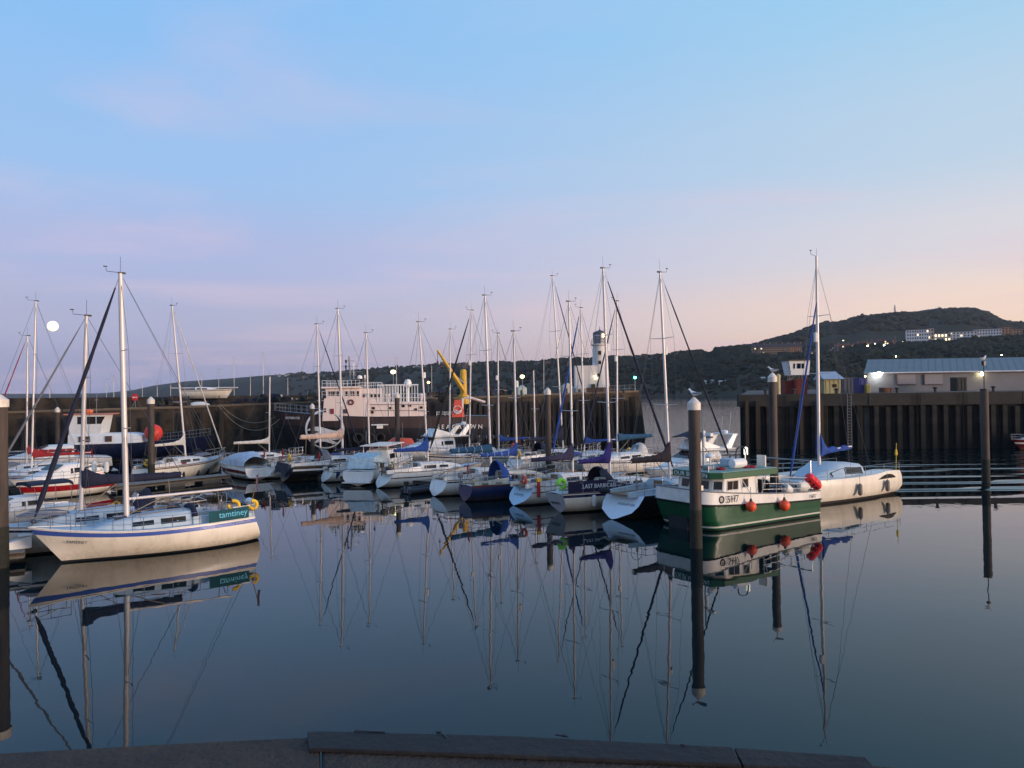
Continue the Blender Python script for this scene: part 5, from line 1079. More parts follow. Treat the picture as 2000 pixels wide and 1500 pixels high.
rt, fn, ctr, hd, L, B, dz = motor('white motor cruiser with red hull stripe behind the navy sail cover', (203,960), (22,983), stripe=HRED, stripef=(.35,.66), H1=1.0, fb=1.55, fs=1.2, B=2.9)
for k in range(2):
    b = MB(); b.lathe([(.03,0),(.14,.05),(.17,.2),(.17,.6),(.12,.75),(.03,.8)], n=10); o = b.build('stern_fender', FEND, rt, loc=(-L*.46, B*(.25-.5*k), dz+.1))
rt, fn, ctr, hd, L, B, dz = motor('white motor cruiser with navy lower hull beyond the red-striped one', (214,923), (-22,938), hull=HN, stripe=HW, stripef=(.45,.97), H1=1.15, H2=.0, fb=1.9, fs=1.5, B=3.4)
motor('white sports boat with navy bimini and clear canopy at the left edge', (152,1016), (-120,1052), H1=.7, fb=1.15, fs=.95, B=2.6, bimini=CN, stripe=HW, name='sports_boat')
motor('small red boat against the quay at the right edge of the view', (2095,874), (1978,880), hull=HMAR, stripe=HW, H1=.9, fb=1.2, fs=.9, B=2.4, name='red_boat')
# motor-sailer roof between the middle-row yachts
rt, fn, ctr, hd, L, B, dz = motor('white pilothouse boat with flat cream roof and pale stern canvas', (700,949), (800,916), H1=1.2, fb=1.4, fs=1.1, B=2.8, stripe=HW, name='pilothouse_boat')
b = MB(); b.box((-L*.06,0,dz+1.55), (L*.36,B*.82,.08)); b.build('hardtop', HC, rt, bevel=.03)
for s_ in (-1,1):
    for x in (-.2,.08): b = MB(); b.tube([(L*x,s_*B*.36,dz+.6),(L*x,s_*B*.37,dz+1.52)], .03, 5); b.build('roof_post', WHITE, rt)
b = MB(); b.hexa([(-L*.47,-B*.4,dz),(-L*.30,-B*.4,dz),(-L*.30,B*.4,dz),(-L*.47,B*.4,dz),(-L*.44,-B*.36,dz+.85),(-L*.30,-B*.38,dz+1.1),(-L*.30,B*.38,dz+1.1),(-L*.44,B*.36,dz+.85)]); b.build('stern_canvas', cloth('pale_canvas', (176,196,202)), rt, bevel=.05)
# orange rescue boats alongside the ship
def rescue(label, stern, bow, mat, top):
    ctr, hd, L, rz = frame_of(stern, bow); t = thing('rescue_boat', label, 'rescue boat', (ctr.x, ctr.y, 0), rz, 'orange rescue boats'); B = 2.3
    fn = hull_fn(L, B, 1.3, 1.0, 1.0, .9, .2, .85, .3); build_hull(t, fn, [BOOT, mat, BLACK, mat, mat, BLACK], sf=.8, st=.9)
    b = MB(); b.loft([[(x*L, B*w*math.cos(a), .95+h*math.sin(a)) for a in [math.pi*j/10 for j in range(11)]] for x, w, h in ((-.42,.3,.3),(-.3,.42,top),(.1,.42,top*1.1),(.32,.3,top*.6),(.44,.08,.15))], closed=False); c = b.build('canopy', mat, t, smooth=50)
    for x in (-.2, 0, .18): b = MB(); b.box((x*L, B*.40, 1.12+top*.3), (.5,.08,.3)); b.build('window', GLASS, c)
    b = MB(); b.tube([(-L*.1,0,1+top),(-L*.1,0,2.6+top)], .03, 5); b.build('mast', GREY, t)
rescue('bright orange rescue boat moored against the black ship', (822,899), (733,903), M('rescue_orange', (222,84,40), .5, var=.1, dirt=.1), 1.4)
rescue('darker orange rescue boat left of the brighter one beside the ship', (742,906), (676,909), M('rescue_dark_orange', (150,62,44), .6, var=.15, dirt=.2), .8)

# ------------------------------------------------------------------ navy pilot boat on the left
ctr, hd, L, rz = frame_of((84,904), (420,896)); pb_ = thing('pilot_boat', 'navy workboat with white wheelhouse lying along the stone pier', 'workboat', (ctr.x, ctr.y, 0), rz); B = 4.3
fn = hull_fn(L, B, 2.7, 2.0, 1.8, 1.8, .1, .85, .6, n=3); zs, hb, zk, pt = fn; build_hull(pb_, fn, [BOOT, HN, HN, HN, GREY, BLACK]); dz = zs(.4); X_ = lambda px: (at(px, 850, ctr.y)-ctr).dot(hd)
Z_ = lambda px, py: zat(px, py, ctr.y-1.5)
xa, xb = X_(150), X_(283)
c = cabin(pb_, [(xa, B*.36, B*.34, dz-.1, Z_(200,845)), (xb-1.2, B*.36, B*.34, dz-.1, Z_(200,846)), (xb, B*.3, B*.24, dz-.1, Z_(200,850))], WHITE, 'deckhouse')
for a_, e_ in ((170,190),(218,230)):
    w = MB(); w.box(((X_(a_)+X_(e_))/2, -B*.36, Z_(200,857)), (X_(e_)-X_(a_), .12, .62)); w.build('window', M('brown_window', (84,62,50), .3), c)
x0, x1 = X_(150), X_(206); z0, z1, z2 = Z_(180,847), Z_(180,828), Z_(180,810)
b = MB(); b.hexa([(x0,-B*.3,z0-.4),(x1,-B*.3,z0-.4),(x1,B*.3,z0-.4),(x0,B*.3,z0-.4),(x0,-B*.29,z2),(x1+.5,-B*.29,z2),(x1+.5,B*.29,z2),(x0,B*.29,z2)]); w_ = b.build('wheelhouse', WHITE, pb_, bevel=.04)
for a_, e_, k in ((166,181,0),(183.5,199,0),(201,211,.25)):
    m = MB(); m.hexa([(X_(a_),-B*.302,z1),(X_(e_)-k*.4,-B*.302,z1),(X_(e_)-k*.4,-B*.27,z1),(X_(a_),-B*.27,z1),(X_(a_),-B*.302,z2-.2),(X_(e_)+k,-B*.302,z2-.2),(X_(e_)+k,-B*.27,z2-.2),(X_(a_),-B*.27,z2-.2)]); m.build('window', GLASS, w_)
b = MB(); b.box(((x0+x1)/2+.3,0,z2+.06), (x1-x0+1.6,B*.66,.12)); b.build('wheelhouse_roof', M('roof_salmon', (196,120,96), .6), pb_)
b = MB(); b.lathe([(.3,0),(.45,.15),(.4,.4),(.1,.5)], ((x0+x1)/2,0,z2+.12), n=12); b.build('liferaft', M('raft_orange', (216,110,60), .5), pb_)
b = MB(); b.tube([((x0+x1)/2+.8,0,z2),((x0+x1)/2+.8,0,z2+2.4)], .04, 5); b.tube([((x0+x1)/2+.8,-.5,z2+1.6),((x0+x1)/2+.8,.5,z2+1.6)], .03, 5); b.build('signal_mast', GREY, pb_)
rails(pb_, fn, .55, .97, 7, .8)
for xk in (X_(300), X_(345), X_(390)): b = MB(); b.torus((xk, -hb(.6)-.1, .9), .36, .13, (0,1,0), 14, 7); b.build('tyre_fender', BLACK, pb_, smooth=60)
pbz = ctr + hd*X_(303) + Vector((hd.y, -hd.x, 0))*.9
ball_buoy((pbz.x, pbz.y, zs(.62)+.04), .95, M('big_orange_ball', (224,58,40), .5, var=.1), 'very large orange-red ball buoy on the navy workboat deck', 'large buoys', 0)

# ------------------------------------------------------------------ black ship along the pier
pa, pc = at(533, 770, 90.2), at(955, 766, 93.5); ctr = (pa+pc)/2; ctr.z = 0; hd = (pa-pc); hd.z = 0; L = hd.length; hd.normalize(); rz = math.atan2(hd.y, hd.x); B = 6.6
ship = thing('work_ship', 'black-hulled work ship with white superstructure moored along the stone pier', 'ship', ctr, rz)
fn = hull_fn(L, B, 5.25, 4.35, 4.2, 2.2, .3, .86, 1.2, tm=.5, n=3.2, bowpow=.6); zs, hb, zk, pt = fn
SHB = M('ship_black', (20,20,28), .5, var=.35, scale=.5, streak=True, dirt=.25); SHR = M('ship_rusty_band', (58,42,40), .65, var=.35, scale=.6, streak=True, dirt=.3); SHW = M('ship_white', (226,206,196), .5, var=.06, scale=.6, streak=True, dirt=.16)
build_hull(ship, fn, [M('ship_antifoul', (44,26,24), .8), SHB, SHR, SHB, GREY, SHB], sf=.7, st=.985)
yv = lambda x: hb((x+L/2)/L)
SX = lambda px: (at(px, 800, ctr.y-2.5)-ctr).dot(hd); SZ = lambda px, py: zat(px, py, ctr.y-2.6)
def blk(name, p0, p1, y0, y1, w, mat, par=ship, rake=0.0, bev=.05, zb=None):
    x0, x1 = SX(p0), SX(p1); za, zb_ = SZ(p0, y1) if zb is None else zb, SZ(p0, y0); b = MB()
    b.hexa([(x1,-w,za),(x0,-w,za),(x0,w,za),(x1,w,za),(x1,-w,zb_),(x0-rake,-w*.98,zb_),(x0-rake,w*.98,zb_),(x1,w,zb_)]); return b.build(name, mat, par, bevel=bev)
def swin(par, p0, p1, y0, y1, w, mat=GLASS, name='window'):
    x0, x1 = SX(p0), SX(p1); b = MB(); b.box(((x0+x1)/2, w, (SZ(p0,y0)+SZ(p0,y1))/2), (abs(x1-x0), .1, SZ(p0,y0)-SZ(p0,y1))); return b.build(name, mat, par)
h1 = blk('bridge_front_house', 631, 716, 778, 822, 2.9, SHW, rake=.25)
swin(h1, 636, 639, 797, 800, 2.93); swin(h1, 636, 639, 801.5, 805, 2.93); swin(h1, 647, 654, 798, 808, 2.93, M('ship_red_door', (120,36,52), .6), 'door'); swin(h1, 672, 680, 799, 807, 2.93, M('port_brown', (70,44,46), .4))
b = MB(); b.torus((SX(687), 2.98, SZ(687,785.5)), .26, .085, (0,1,0), 16, 6); b.build('lifebuoy', M('lifebuoy_dark', (110,44,46), .6), h1, smooth=60)
h2 = blk('wheelhouse', 640, 704, 759, 779, 2.5, SHW, rake=-.2)
for p in ((645,650),(652,657),(660,666),(676.5,681.5),(686.5,693),(697,702)): swin(h2, p[0], p[1], 764, 773, 2.53, GLASS if p[0] < 680 or p[0] > 690 else M('wheel_door', (70,34,24), .5))
blk('bridge_roof', 630, 706, 755.5, 759, 2.9, SHW, bev=.03)
h3 = blk('upper_deckhouse', 703, 745, 759, 788, 2.2, SHW); 
for p in (712, 719, 726, 733, 740): swin(h3, p-2, p+2, 769, 776, 2.23)
h4 = blk('after_house', 714, 833, 786, 826, 2.95, SHW, zb=zs(.35)-.1)
for p, y in ((730,797),(762,797),(788,793),(801,792),(823,796),(728,805),(812,800)): swin(h4, p-2.6, p+2.6, y-2.4, y+2.4, 2.98)
b = MB()
for y in (790, 801.5): b.tube([(SX(718), 3.02, SZ(718,y)), (SX(833), 3.02, SZ(833,y))], .035, 5)
b.build('rubbing_rail', GREY, h4)
pm = MB(); pm.tube([(0,0,0),(0,0,2.0)], .035, 5); pmm = pm.mesh('awning_post', WHITE)
for k in range(15):
    for yy in (2.3, -2.3): inst('awning_post', pmm, ship, (SX(738+k*5.6), yy, SZ(738,786)-.05))
b = MB()
for yy in (2.3, -2.3): b.box(((SX(737)+SX(818))/2, yy, SZ(770,751.5)), (SX(737)-SX(818), .12, .1))
for k in range(6): b.box((SX(740+k*15), 0, SZ(770,751.5)+.02), (.08, 4.7, .08))
b.build('awning_frame', WHITE, ship)
b = MB(); b.lathe([(.12,0),(.1,1.7),(.42,1.9),(.45,2.3),(.3,2.65),(.02,2.75)], (SX(797), 1.0, SZ(797,786)), n=14); b.build('satellite_dome', WHITE, ship, smooth=40)
b = MB(); mb = Vector((SX(683), 0, SZ(683,757))); mt_ = Vector((SX(680), 0, SZ(680,694)))
b.tube([mb, mt_], [.14,.07], 8)
for f, w in ((.3,1.1),(.5,1.5),(.68,.9),(.85,.6)): q = mb.lerp(mt_, f); b.tube([q-Vector((w,0,0)), q+Vector((w,0,0))], .035, 5)
b.tube([mb+Vector((-2.0,0,0)), mb.lerp(mt_,.6)], .05, 5); b.tube([mb+Vector((-1.4,.9,0)), mb.lerp(mt_,.5)], .05, 5)
b.build('signal_mast', GREY, ship)
for p, y in ((675,705),(674.5,716),(690,712),(697,735),(651,735),(645,742),(712,735),(727,740)):
    b = MB(); x = SX(p); b.tube([(x,.6,SZ(p,757)),(x,.6,SZ(p,y))], .03, 5); b.box((x,.6,SZ(p,y)), (.18,.18,.4)); b.build('aerial', DARK if p % 2 else WHITE, ship)
b = MB(); b.lathe([(.3,0),(.34,.2),(.3,.45),(.02,.55)], (SX(701), .5, SZ(701,741)), n=12); b.tube([(SX(701),.5,SZ(701,757)),(SX(701),.5,SZ(701,741))], .05, 5); b.build('radar_dome', WHITE, ship, smooth=40)
def ship_rail(p0, p1, y, w, n=10, h=.95):
    z0 = SZ(p0, y)
    for s_ in (-1, 1):
        b = MB()
        for k in range(n+1): x = SX(p0+(p1-p0)*k/n); b.tube([(x, s_*w, z0), (x, s_*w, z0+h)], .022, 4)
        for hh in (h*.5, h): b.tube([(SX(p0), s_*w, z0+hh), (SX(p1), s_*w, z0+hh)], .02, 4)
        b.build('deck_railing', WHITE, ship)
ship_rail(716, 832, 786, 2.9, 16); ship_rail(632, 704, 755.5, 2.8, 9, .7); ship_rail(700, 745, 759, 2.1, 6, .7); ship_rail(632, 714, 778, 3.05, 10, .8)
zb0 = zs(.8)
for s_ in (-1, 1):
    b = MB(); P9 = [pt(.78+.21*k/8, zs(.78+.21*k/8), s_) for k in range(9)]
    for p in P9: b.tube([p, p+Vector((0,0,.9))], .025, 4)
    for hh in (.45,.9): b.tube([p+Vector((0,0,hh)) for p in P9], .022, 4)
    b.build('bow_railing', GREY, ship)
for p, yy in ((720,1.2),(756,-.6),(770,.9),(824,.6),(709,-1.0)):
    b = MB(); b.lathe([(.16,0),(.16,.7),(.3,.75),(.3,.95),(.05,1.05)], (SX(p), yy, SZ(p, 786)-.02), n=10); b.build('vent', SHW, ship, smooth=40)
b = MB(); b.box((SX(650),0,SZ(650,752)+.1), (1.2,3.0,.5)); b.build('roof_gear', GREY, ship, bevel=.05)
b = MB(); b.box((SX(698),1.3,SZ(698,748)), (1.3,1.0,1.0)); b.build('funnel', DARK, ship, bevel=.1)
for p in (722, 760, 800): b = MB(); x = SX(p); b.tube([(x,2.99,SZ(p,820)),(x,2.99,SZ(p,787))], .05, 5); b.build('downpipe', SHW, ship)
b = MB(); b.box((SX(742),3.35,SZ(742,829)), (1.9,.7,.12)); b.box((SX(742),3.3,SZ(742,832)), (.7,.6,.5)); b.build('boarding_platform', WHITE, ship, bevel=.03)
# aft working deck
random.seed(11)
for k in range(7):
    b = MB(); p = 840+k*6; lathe_dir(b, [(.2,-.9),(.75,-.85),(.75,-.75),(.3,-.7),(.3,.7),(.75,.75),(.75,.85),(.2,.9)], (SX(p), random.uniform(-1,1.6), SZ(p, random.uniform(780,800))), (random.uniform(-.3,.3),1,random.uniform(-.2,.2)), 12); b.build('winch_drum', BLACK, ship, smooth=40)
blk('aft_casing', 836, 886, 790, 826, 1.6, M('casing_dark', (40,34,36), .7, var=.3), zb=zs(.15)-.2)
b = MB(); x0, x1, zb_, zt_ = SX(883), SX(904), SZ(895,815), SZ(895,781); yb = 3.15
b.hexa([(x1-.28,yb,zb_),(x0,yb,zb_),(x0,yb+.08,zb_),(x1-.28,yb+.08,zb_),(x1+.18,yb-.4,zt_),(x0-.35,yb-.4,zt_),(x0-.35,yb-.32,zt_),(x1+.18,yb-.32,zt_)]); fp_ = b.build('orange_banner', M('banner_orange', (212,78,52), .6, var=.06), ship)
b = MB(); cx, cz = (x0+x1)/2-.05, (zb_+zt_)/2-.15; b.torus((cx, yb+.02, cz), .46, .035, (0,1,.18), 22, 5)
for k, zz in enumerate((-.12,-.28)): b.tube([(cx+.42-.21*i, yb+.06, cz+zz+.12*math.sin(i*1.9+k)) for i in range(5)], [.02,.07,.05,.08,.02], 6)
b.build('banner_emblem', TW, fp_)
b = MB(); b.tube([(SX(905), 1.5, SZ(905,815)), (SX(906), 1.5, SZ(906,779)), (SX(920), 1.5, SZ(920,776)), (SX(952), 1.5, SZ(952,786))], .14, 8); b.tube([(SX(905), -1.5, SZ(905,815)), (SX(906), -1.5, SZ(906,779)), (SX(920), -1.5, SZ(920,776)), (SX(952), -1.5, SZ(952,786))], .14, 8); b.tube([(SX(920),1.5,SZ(920,776)),(SX(920),-1.5,SZ(920,776))], .12, 6); b.build('stern_gantry', SHW, ship)
b = MB()
for yy in (805, 809, 813): b.tube([(SX(853),3.0,SZ(853,yy)),(SX(885),3.0,SZ(885,yy))], .03, 4)
for p in (853,861,869,877,885): b.tube([(SX(p),3.0,SZ(p,817)),(SX(p),3.0,SZ(p,804))], .03, 4)
b.build('aft_railing', WHITE, ship)
CY = M('crane_yellow', (214,164,40), .5, var=.1, dirt=.15); cb_ = Vector((SX(911), -.6, 0))
b = MB(); b.lathe([(.7,SZ(911,790)),(.62,SZ(911,772)),(.42,SZ(911,770)),(.40,SZ(911,722)),(.25,SZ(911,719))], (cb_.x, cb_.y, 0), n=14); cr = b.build('crane_column', CY, ship, smooth=40)
b = MB(); j0, j1 = Vector((SX(912), .2, SZ(912,766))), Vector((SX(858), .2, SZ(858,681))); b.tube([j0, j0.lerp(j1,.5), j1], [.30,.24,.12], 4); b.build('crane_jib', CY, cr)
b = MB(); b.tube([Vector((SX(911), -.1, SZ(911,748))), j0.lerp(j1,.42)], .13, 8); b.build('hydraulic_ram', STEEL, cr)
b = MB(); b.tube([j1, j1-Vector((0,0,1.3))], .03, 4); b.box(j1-Vector((0,0,1.45)), (.18,.14,.35)); b.build('hook', DARK, cr)
# writing and emblem on the hull
def hull_text(s, px0, px1, py, size, sx=1.0, fnt=TW):
    x0, x1 = SX(px0), SX(px1); z = SZ(px0, py); t0, t1 = (x0+L/2)/L, (x1+L/2)/L; a_, c_ = pt(t0, z, 1), pt(t1, SZ(px1, py), 1); text(s, size, fnt, ship, a_+Vector((0,.10,0)), c_-a_, (0,0,1), sx=sx)
hull_text('SOUTHERN STAR', 552, 588, 818.5, .40, .60)
hull_text('S E A G R O W N', 853, 930, 838, .72, .98)
def emblem():
    cx, cz, r = SX(635.5), SZ(635.5, 838), 2.25; tt = (cx+L/2)/L; y = hb(tt)+.06
    P = lambda dx, dz_: Vector((cx+dx, pt((cx+dx+L/2)/L, max(.3, cz+dz_), 1).y+.09, cz+dz_))
    b = MB(); n = 40
    for i in range(n):
        a0, a1 = 2*math.pi*i/n, 2*math.pi*(i+1)/n; w0, w1 = .16+.10*max(0, math.cos(a0-.7)), .16+.10*max(0, math.cos(a1-.7))
        b.quad(P(r*math.cos(a0), r*math.sin(a0)), P(r*math.cos(a1), r*math.sin(a1)), P((r-w1)*math.cos(a1), (r-w1)*math.sin(a1)), P((r-w0)*math.cos(a0), (r-w0)*math.sin(a0)))
    for off, th, ph in ((-.15,.62,0),(-.85,.58,.5),(-1.45,.5,1.0)):
        pts = []
        for i in range(17):
            u = -1+i/8; half = math.sqrt(max(0, (r-.1)**2-off**2)); x = u*half; w = off+.32*math.sin(u*2.6+ph)-.16*u; pts.append((x, w, th*(1-abs(u)**2.2)))
        for (xa, za, ta), (xb, zb_, tb) in zip(pts, pts[1:]): b.quad(P(xa, za-ta/2), P(xb, zb_-tb/2), P(xb, zb_+tb/2), P(xa, za+ta/2))
    b.build('hull_emblem', TW, ship)
emblem()
for px in (700, 722, 742): 
    b = MB(); x = SX(px); b.torus((x, yv(x)+.12, 2.0), .5, .17, (0,1,0), 14, 7); b.build('tyre_fender', BLACK, ship, smooth=60)
# mooring lines from the ship's bow to the pier
def line_thing(p, q, sag, lab, r=.035, name='mooring_line', mat=None, grp='mooring lines'):
    t = thing(name, lab, 'rope', p, 0, grp); d = Vector(q)-Vector(p); b = MB(); b.tube([d*(i/12)-Vector((0,0,sag*4*(i/12)*(1-i/12))) for i in range(13)], r, 5); b.build('rope', mat or ROPE, t)
bw = ctr+hd*(L/2-.8); bw.z = 4.9
p1 = pier_top(432, 93.6); line_thing(p1+Vector((0,-.2,.2)), (bw.x, bw.y, bw.z), 1.6, 'upper slack mooring rope from the pier to the black ship bow'); p1 = pier_top(428, 93.4); line_thing(p1+Vector((0,-.2,.1)), (bw.x+.4, bw.y-.6, bw.z-.4), 2.2, 'lower slack mooring rope from the pier to the black ship bow')

# ------------------------------------------------------------------ green fishing boat
a, c = gp(1377,1043), gp(1604,1008); hd = (a-c).normalized(); L = (a-c).length; W = 3.9; side = Vector((-hd.y, hd.x, 0)); ctr = (a+c)/2-side*(W/2); ctr.z = 0; rz = math.atan2(hd.y, hd.x)
fb_ = thing('fishing_boat', 'green and white fishing boat with blunt bow and green-roofed wheelhouse', 'fishing boat', ctr, rz)
def plan(f, inset=0.0, rake=0.0):
    x0, x1, w = -L/2, L/2-rake, W/2-inset; r = .75; pts = [(x0, w)]
    pts += [(x0+(x1-r-x0)*k/6, w) for k in range(1, 7)]
    pts += [(x1-r+r*math.sin(q), w-r+r*math.cos(q)) for q in [math.pi/2*k/6 for k in range(1, 7)]]
    pts += [(x, -y) for x, y in reversed(pts)]; return pts
def sheer(x): f = max(0, (x+L/2)/L); return .95+.42*f**1.6
def bulw(x): f = max(0, (x+L/2)/L); return sheer(x)+.42+.24*f**1.8
lv = [(-.5,.55,1.2),(-.02,.12,.62),(.06,.08,.55),(.16,.06,.5),(.24,.05,.47),(.5,.04,.3)]
rings = [[Vector((x, y, z)) for x, y in plan(0, ins, rk)] for z, ins, rk in lv]+[[Vector((x, y, sheer(x)-.12)) for x, y in plan(0,.01,.06)]]+[[Vector((x, y, sheer(x))) for x, y in plan(0)]]
b = MB(); n = len(rings[0]); mi = [3,3,0,1,0,0,2]
for i in range(len(rings)-1): b.loft([rings[i], rings[i+1]], mi=mi[i], cap=False)
b.add(rings[-1], [tuple(range(n))], 0); b.build('hull', [HGRN, HW, M('hull_green_dark', (12,52,36), .4, var=.12), BOOT], fb_, smooth=35)
b = MB(); top = [Vector((x, y, bulw(x))) for x, y in plan(0,.03)]; bot = [Vector((x, y, sheer(x)+.002)) for x, y in plan(0,.015)]; bi = [Vector((x, y, sheer(x))) for x, y in plan(0,.12,.1)]; ti = [Vector((x, y, bulw(x))) for x, y in plan(0,.12,.1)]
BWM = M('bulwark_white', (226,222,214), .45, var=.08, scale=2.2, streak=True, dirt=.32)
b.loft([bot, top, ti, bi], cap=False); b.build('bulwark', BWM, fb_, smooth=35)
b = MB(); b.tube([p+Vector((0,0,.02)) for p in top]+[top[0]+Vector((0,0,.02))], .035, 6); b.build('rail_cap', GREY, fb_)
b = MB(); b.tube([Vector((x, y*1.01, sheer(x)-.01)) for x, y in plan(0)], .04, 6); b.build('rubbing_strake', BLACK, fb_)
b = MB(); b.box((-L*.02,0,1.02), (L*.9,W*.9,.05)); b.build('deck', DECK, fb_)
b = MB(); b.box((L/2-.55,0,.25), (.9,1.3,.7)); b.build('tunnel', BOOT, fb_)  # dark solid box put in for the shaded gap between the hulls
xf, xr = L/2-1.2, L/2-4.3; wz0, wz1 = 1.05, 2.52; hwid = 1.62
b = MB(); fc = hwid*.72
base = [(xr,hwid),(xf-.45,hwid),(xf,fc),(xf,-fc),(xf-.45,-hwid),(xr,-hwid)]; tp_ = [(xr,hwid-.06),(xf-.65,hwid-.06),(xf-.25,fc-.08),(xf-.25,-fc+.08),(xf-.65,-hwid+.06),(xr,-hwid+.06)]
b.add([(x,y,wz0) for x,y in base]+[(x,y,wz1) for x,y in tp_], [tuple(reversed(range(6))), tuple(range(6,12))]+[((i+1)%6, i, i+6, (i+1)%6+6) for i in range(6)]); whs = b.build('wheelhouse', BWM, fb_, bevel=.04)
def wwin(i, u0, u1, v0, v1, mat=None, bars=0):
    A0, A1 = Vector((*base[i], wz0)), Vector((*base[i+1], wz0)); T0, T1 = Vector((*tp_[i], wz1)), Vector((*tp_[i+1], wz1))
    f = lambda u, v: A0.lerp(A1, u).lerp(T0.lerp(T1, u), v); nrm = (A1-A0).cross(T0-A0).normalized(); nrm = nrm if nrm.dot(A0-Vector(((xr+xf)/2,0,wz0))) > 0 else -nrm
    P = [f(u0,v0), f(u1,v0), f(u1,v1), f(u0,v1)]; m = MB(); m.hexa([p-nrm*.03 for p in P]+[p+nrm*.012 for p in P]); w = m.build('window', mat or GLASS, whs)
    m = MB(); Q = P+[P[0]]; 
    for p, q in zip(Q, Q[1:]): m.tube([p+nrm*.015, q+nrm*.015], .025, 4)
    if bars: m.tube([f((u0+u1)/2, v0)+nrm*.02, f((u0+u1)/2, v1)+nrm*.02], .018, 4)
    m.build('frame', HW, w)
wwin(2,.06,.32,.60,.90); wwin(2,.37,.63,.60,.90); wwin(2,.68,.94,.60,.90); wwin(1,.12,.88,.60,.90); wwin(3,.12,.88,.60,.90); wwin(0,.60,.92,.58,.90, bars=1); wwin(0,.30,.48,.62,.93)
b = MB(); rr_ = [(xr-1.4,hwid+.10),(xf-.35,hwid+.12),(xf+.15,fc+.12),(xf+.15,-fc-.12),(xf-.35,-hwid-.12),(xr-1.4,-hwid-.10)]
b.prism(rr_, wz1-.01, wz1+.30); rf = b.build('roof', M('roof_green', (18,82,48), .5, var=.12, dirt=.12), fb_, bevel=.03)
text('OUR SHARON', .30, TW, rf, (xf+.165, -fc-.02, wz1+.05), (0,1,0), (0,0,1), sx=1.22)
b = MB(); b.prism([(x*1.0,y*.96) for x,y in rr_], wz1+.301, wz1+.33); b.build('roof_top', M('roof_pale_green', (120,150,140), .6, var=.15, dirt=.15), rf)
# roof gear
zr = wz1+.33
b = MB(); lathe_dir(b, [(.05,-.5),(.24,-.45),(.26,0),(.24,.45),(.05,.5)], (xr+.55,.75,zr+.26), (1,0,0), 12); b.build('liferaft', WHITE, fb_, smooth=40)
b = MB(); b.box((xr-.2,-.3,zr+.2), (1.0,.9,.4)); b.build('roof_locker', M('locker_grey', (176,186,194), .5, dirt=.15), fb_, bevel=.05)
b = MB(); b.box((xr-1.1,.9,zr+.3), (.08,.55,.62)); b.box((xr-1.12,.9,zr-.1), (.06,.06,.5)); b.build('notice_board', HC, fb_)
b = MB(); b.tube([(xf-1.3,-.5,zr),(xf-1.3,-.5,zr+2.6)], .04, 6); b.tube([(xf-1.3,-.9,zr+1.7),(xf-1.3,.0,zr+1.7)], .025, 5); b.tube([(xf-1.3,-.5,zr+1.2),(xf-1.9,.2,zr)], .025, 5); gm = b.build('light_mast', GREY, fb_)
b = MB(); b.lathe([(.09,-.4),(.1,-.38),(.1,.38),(.04,.42)], (xf-1.5,-.62,zr+1.55), n=10); b.build('radar_reflector', WHITE, gm)
b = MB(); b.box((xf-1.3,-.05,zr+1.78), (.2,.4,.16)); b.build('floodlight', WHITE, gm)
b = MB(); b.lathe([(.24,0),(.27,.1),(.2,.22),(.02,.26)], (xf-1.4,-.1,zr+.55), n=12); b.tube([(xf-1.4,-.1,zr),(xf-1.4,-.1,zr+.55)], .05, 6); b.build('radar_dome', WHITE, fb_, smooth=40)
b = MB(); b.tube([(xr-.4,hwid*.3,zr)]+[(xr-.4+.4*(1-math.cos(q)), hwid*.3, zr+.7+.4*math.sin(q)) for q in [math.pi*k/8 for k in range(9)]]+[(xr+.4,hwid*.3,zr)], .035, 6); b.build('gantry_hoop', DARK, fb_)
for k, (x, y) in enumerate(((xf-.9,.6),(xr-.6,-.9),(xr+.1,-1.1))): b = MB(); b.tube([(x,y,zr),(x,y,zr+1.1+.3*k)], .012, 4); b.build('aerial', WHITE, fb_)
b = MB(); b.lathe([(.05,0),(.05,.25),(.11,.28),(.11,.62),(.03,.68)], (xr-.7,.2,zr+.35), n=10); b.build('deck_lamp', lamp_mat('deck_lamp_glow', (1,.95,.7), 1.2), fb_)
b = MB(); b.tube([(xf-.3,0,2.35),(xf-.32,0,2.6)], .03, 5); b.build('cabin_light', lamp_mat('cabin_glow', (1,.95,.5), 3), whs)
# rails, hauler and aft deck gear
b = MB()
for z in (.22, .52, .9):
    b.tube([(-L/2+.3, W/2-.08, bulw(-L/2)+z*.8), (xr, W/2-.1, bulw(xr)+z)], .022, 5)
for k in range(5): x = -L/2+.3+(xr+L/2-.3)*k/4; b.tube([(x, W/2-.08, bulw(x)-.02), (x, W/2-.09, bulw(x)+.85)], .022, 5)
b.build('side_railing', STEEL, fb_)
b = MB(); b.tube([(xr+.05,W/2-.1,bulw(xr)),(xr-.35,W/2-.15,wz1)], .035, 5); b.tube([(xr+1.0,W/2-.02,bulw(xr)+.1),(xr+1.3,hwid+.02,wz1-.1)], .02, 4); b.build('roof_strut', STEEL, fb_)
b = MB(); b.box((xr-1.0,-.6,1.35), (1.3,1.0,.65)); b.box((xr-2.4,-.9,1.3), (.9,1.1,.5)); b.build('fish_box', M('fishbox_maroon', (96,34,40), .6, var=.2), fb_, bevel=.03)
b = MB(); lathe_dir(b, [(.1,-.25),(.34,-.22),(.34,-.16),(.18,-.1),(.18,.1),(.34,.16),(.34,.22),(.1,.25)], (xr-.4,W/2-.45,bulw(xr)+.35), (1,0,.1), 14); b.build('pot_hauler', DARK, fb_, smooth=40)
b = MB(); b.box((L/2-.7,.95,bulw(L/2)-.1), (.28,.28,.55)); b.build('samson_post', HC, fb_, bevel=.02)
rnd = random.Random(4)
